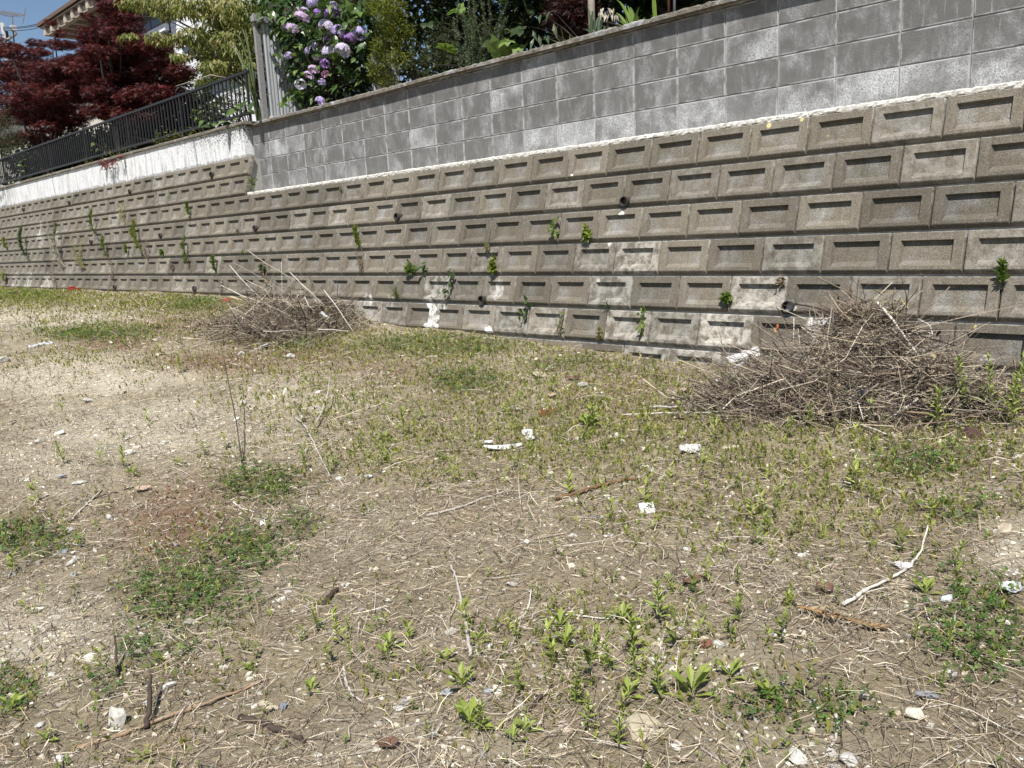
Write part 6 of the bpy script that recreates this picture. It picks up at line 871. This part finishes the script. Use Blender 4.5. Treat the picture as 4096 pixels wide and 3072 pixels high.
def sheet(name, label, cat, pts, mat, seed, n=11, m=7, crump=.02, thick=.0015):      # crumpled scrap through four corner points
    r = np.random.default_rng(seed); A, B, C_, D = [np.array(at(p, y)) for p, y in pts]; b = (A + B + C_ + D) / 4; V = []
    for i in range(n):
        for j in range(m): u, v = i / (n - 1), j / (m - 1); V.append((A * (1 - u) + B * u) * (1 - v) + (D * (1 - u) + C_ * u) * v - b + r.normal(0, crump, 3) * np.array([.6, 1.2, .8]))
    F = [(i * m + j, (i + 1) * m + j, (i + 1) * m + j + 1, i * m + j + 1) for i in range(n - 1) for j in range(m - 1)]; o = link(name, MB().add(V, None, F).mesh(name, mat, True, False), None, tuple(b)); o.modifiers.new('thickness', 'SOLIDIFY').thickness = thick; return tag(o, label, cat)
sheet('torn_sheet', 'torn white sheet draped at the end of the large heap', 'plastic sheet', [(c4(172, 478), -.62), (c4(400, 400), -.48), (c4(420, 460), -.50), (c4(215, 512), -.66)], M['cloth'], 1, crump=.0045)
sheet('torn_sheet', 'small white flap behind the torn white sheet', 'plastic sheet', [(c4(270, 430), -.5), (c4(340, 430), -.46), (c4(345, 460), -.48), (c4(285, 460), -.5)], M['cloth'], 2, 6, 5, .004)
sheet('gutter_piece', 'grey bent gutter piece under the torn white sheet', 'gutter', [(c4(175, 630), -.80), (c4(240, 530), -.70), (c4(312, 500), -.60), (c4(215, 640), -.78)], M['greyplastic'], 3, 9, 6, .002, .003)
sheet('gutter_piece', 'white broken gutter end with a jagged rim below the grey piece', 'gutter', [(c4(76, 596), -.86), (c4(125, 640), -.84), (c4(240, 668), -.80), (c4(120, 655), -.86)], M['plastic'], 4, 9, 5, .0025, .003)
sheet('plastic_bag', 'clear crumpled plastic bag on the crest of the large heap', 'plastic bag', [(c4(1380, 380), -.5), (c4(1450, 395), -.47), (c4(1580, 455), -.47), (c4(1470, 450), -.52)], M['film'], 5, crump=.008)
sheet('plastic_bag', 'white bag showing through the twigs of the large heap', 'plastic bag', [(c4(700, 480), -.66), (c4(750, 480), -.64), (c4(760, 560), -.68), (c4(710, 560), -.7)], M['cloth'], 6, 8, 7, .008)
sheet('plastic_bag', 'bluish white scrap beside the bag in the twigs', 'plastic bag', [(c4(790, 510), -.68), (c4(850, 530), -.66), (c4(850, 575), -.68), (c4(780, 570), -.7)], M['plastic'], 7, 7, 6, .008)
sheet('torn_sheet', 'white lump of lime caked sacking behind the heap under the drain pipe', 'sack', [(c4(815, 205), -.22), (c4(930, 195), -.22), (c4(935, 255), -.25), (c4(820, 255), -.25)], M['cloth'], 8, 9, 6, .004)
sheet('white_shard', 'white shard at the wall end of the large heap', 'plastic scrap', [(c4(1910, 700), -.55), (c4(1950, 700), -.52), (c4(2040, 775), -.55), (c4(1990, 770), -.58)], M['plastic'], 9, 7, 4, .004, .003)
sheet('black_bag', 'black torn plastic in the front of the large heap', 'plastic bag', [(c4(1080, 690), -.98), (c4(1135, 690), -.97), (c4(1110, 930), -1.08), (c4(1085, 920), -1.08)], M['black'], 10, 7, 7, .008)
sheet('black_bag', 'black strip of plastic left of the torn black one in the heap', 'plastic bag', [(c4(950, 700), -.95), (c4(1040, 670), -.94), (c4(1020, 700), -.95), (c4(960, 725), -.97)], M['black'], 11, 6, 4, .006)
sheet('dead_leaf', 'dried orange leaf caught on twigs under the drain pipe', 'leaf', [(c4(515, 255), -.36), (c4(535, 250), -.35), (c4(530, 290), -.36), (c4(518, 285), -.37)], plain('orange_leaf', (.40, .10, .04), .8, .2), 12, 5, 4, .003)
sheet('dead_leaf', 'yellow dried leaf below the orange one on the twigs', 'leaf', [(c4(502, 280), -.37), (c4(518, 278), -.36), (c4(520, 308), -.37), (c4(506, 306), -.38)], plain('yellow_leaf', (.48, .34, .15), .8, .2), 13, 5, 4, .003)
sheet('dead_leaf', 'large red brown leaf hanging in the heap', 'leaf', [(c4(1590, 680), -.75), (c4(1640, 670), -.73), (c4(1650, 750), -.76), (c4(1620, 765), -.78)], DL, 14, 6, 5, .004)
sheet('dead_leaf', 'pale green grey leaf at the sheet end of the large heap', 'leaf', [(c4(470, 450), -.55), (c4(495, 440), -.54), (c4(525, 500), -.58), (c4(495, 500), -.6)], plain('palegreen_leaf', (.32, .32, .22), .8, .2), 15, 6, 5, .004)
sheet('dead_leaf', 'pale leaf in the middle front of the large heap', 'leaf', [(c4(1000, 790), -1.0), (c4(1030, 780), -.99), (c4(1050, 810), -1.0), (c4(1010, 815), -1.02)], plain('pale_leaf', (.42, .42, .34), .8, .2), 16, 5, 4, .004)
rock(at(c4(235, 795), -.98), .045, 'cream stone perched at the sheet end of the large heap', (.50, .44, .33), (.9, .8, 1.0), 1001, sink=.5)
rock(gnd(dd(2105, 945)), .05, 'rusty dark lump under the leafy weeds beside the large heap', (.10, .06, .05), (1.3, .8, .7), 1002, name='rusty_lump', cat='scrap metal', group=None)
S1 = gnd(dd(640, 700)); S2 = gnd(dd(560, 720)); S3 = gnd(dd(715, 700)); S4 = gnd(dd(600, 680))
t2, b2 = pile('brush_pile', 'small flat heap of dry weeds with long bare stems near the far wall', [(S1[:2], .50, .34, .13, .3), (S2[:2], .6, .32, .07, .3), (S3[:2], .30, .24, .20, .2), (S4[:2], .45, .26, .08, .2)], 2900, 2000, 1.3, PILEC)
BR2 = [([(c8(340, 0), -.35), (c8(480, 100), -.4), (c8(620, 180), -.48), (c8(760, 270), -.55), (c8(880, 400), -.7)], .014, 'palebark'), ([(c8(150, 255), -.5), (c8(300, 330), -.55), (c8(440, 375), -.6), (c8(620, 460), -.75)], .013, 'whitestalk'), ([(c8(200, 170), -.35), (c8(330, 245), -.4), (c8(430, 320), -.5), (c8(580, 380), -.6), (c8(740, 470), -.75)], .012, 'darkwood'), ([(c8(215, 110), -.3), (c8(300, 210), -.4), (c8(420, 330), -.5), (c8(570, 465), -.7)], .011, 'whitestalk'), ([(c8(690, 150), -.3), (c8(760, 70), -.26), (c8(870, 35), -.24), (c8(960, 60), -.24), (c8(1080, 180), -.26)], .006, 'darkwood'), ([(c8(650, 160), -.35), (c8(740, 250), -.45), (c8(820, 320), -.55), (c8(900, 400), -.65)], .011, 'whitestalk'), ([(c8(775, 170), -.35), (c8(810, 230), -.4), (c8(835, 310), -.5)], .010, 'darkwood'), ([(c8(820, 235), -.35), (c8(880, 290), -.42), (c8(970, 380), -.52)], .009, 'tanstalk'), ([(c8(590, 90), -.3), (c8(595, 200), -.36), (c8(595, 370), -.5)], .006, 'whitestalk'), ([(c8(1000, 250), -.3), (c8(995, 340), -.4), (c8(990, 380), -.45)], .010, 'darkwood'), ([(c8(1115, 370), -.4), (c8(1050, 430), -.5), (c8(980, 510), -.6)], .012, 'darkwood'), ([(c8(520, 380), -.5), (c8(640, 450), -.65), (c8(740, 480), -.75)], .012, 'darkwood'), ([(c8(760, 340), -.5), (c8(790, 410), -.6), (c8(830, 440), -.66)], .012, 'whitestalk'), ([(c8(855, 577), -1.1), (c8(960, 577), -1.05), (c8(1075, 590), -1.0)], .012, 'whitestalk'), ([(c8(460, 590), -1.2), (c8(560, 590), -1.15), (c8(700, 580), -1.1)], .009, 'whitestalk'), ([(c8(900, 290), -.5), (c8(1000, 420), -.65), (c8(1110, 590), -.95)], .012, 'whitestalk'), ([(c8(240, 90), -.28), (c8(370, 160), -.35), (c8(520, 240), -.4), (c8(650, 330), -.5)], .008, 'palebark'), ([(c8(530, 260), -.4), (c8(430, 300), -.45), (c8(360, 340), -.5)], .006, 'whitestalk'), ([(c8(155, 105), -.26), (c8(260, 160), -.3), (c8(350, 200), -.36)], .006, 'palebark'), ([(c8(640, 470), -.75), (c8(700, 400), -.6), (c8(730, 330), -.5)], .011, 'bark')]
for pts, r_, m_ in BR2: branch(t2, b2, [(p, y - .18) for p, y in pts], r_ * .42, M[m_])
sheet('white_shard', 'white scrap of plastic buried in the small heap', 'plastic scrap', [(c8(615, 390), -.6), (c8(660, 385), -.58), (c8(680, 430), -.62), (c8(640, 420), -.64)], M['cloth'], 21, 6, 5, .01, .003)
sheet('white_shard', 'torn white wrapper on the front of the small heap', 'plastic scrap', [(c8(870, 450), -.75), (c8(900, 455), -.73), (c8(930, 490), -.78), (c8(900, 490), -.8)], M['cloth'], 22, 6, 5, .008, .003)
rock(gnd(c8(295, 765)), .045, 'white stone in front of the small heap', CH, (1.2, .8, .6), 1003)
rock(gnd(c8(450, 705)), .06, 'grey flat stone in front of the small heap', (.36, .37, .35), (1.4, .9, .3), 1004)
rock(gnd(c8(655, 780)), .05, 'white flat stone on the red patch by the small heap', CH, (1.4, .8, .5), 1005)
rock(gnd(c8(95, 595)), .05, 'pale lump beside the small heap', (.5, .47, .38), (1.2, .8, .6), 1006)
# mossy foot of the wall and green at the heaps
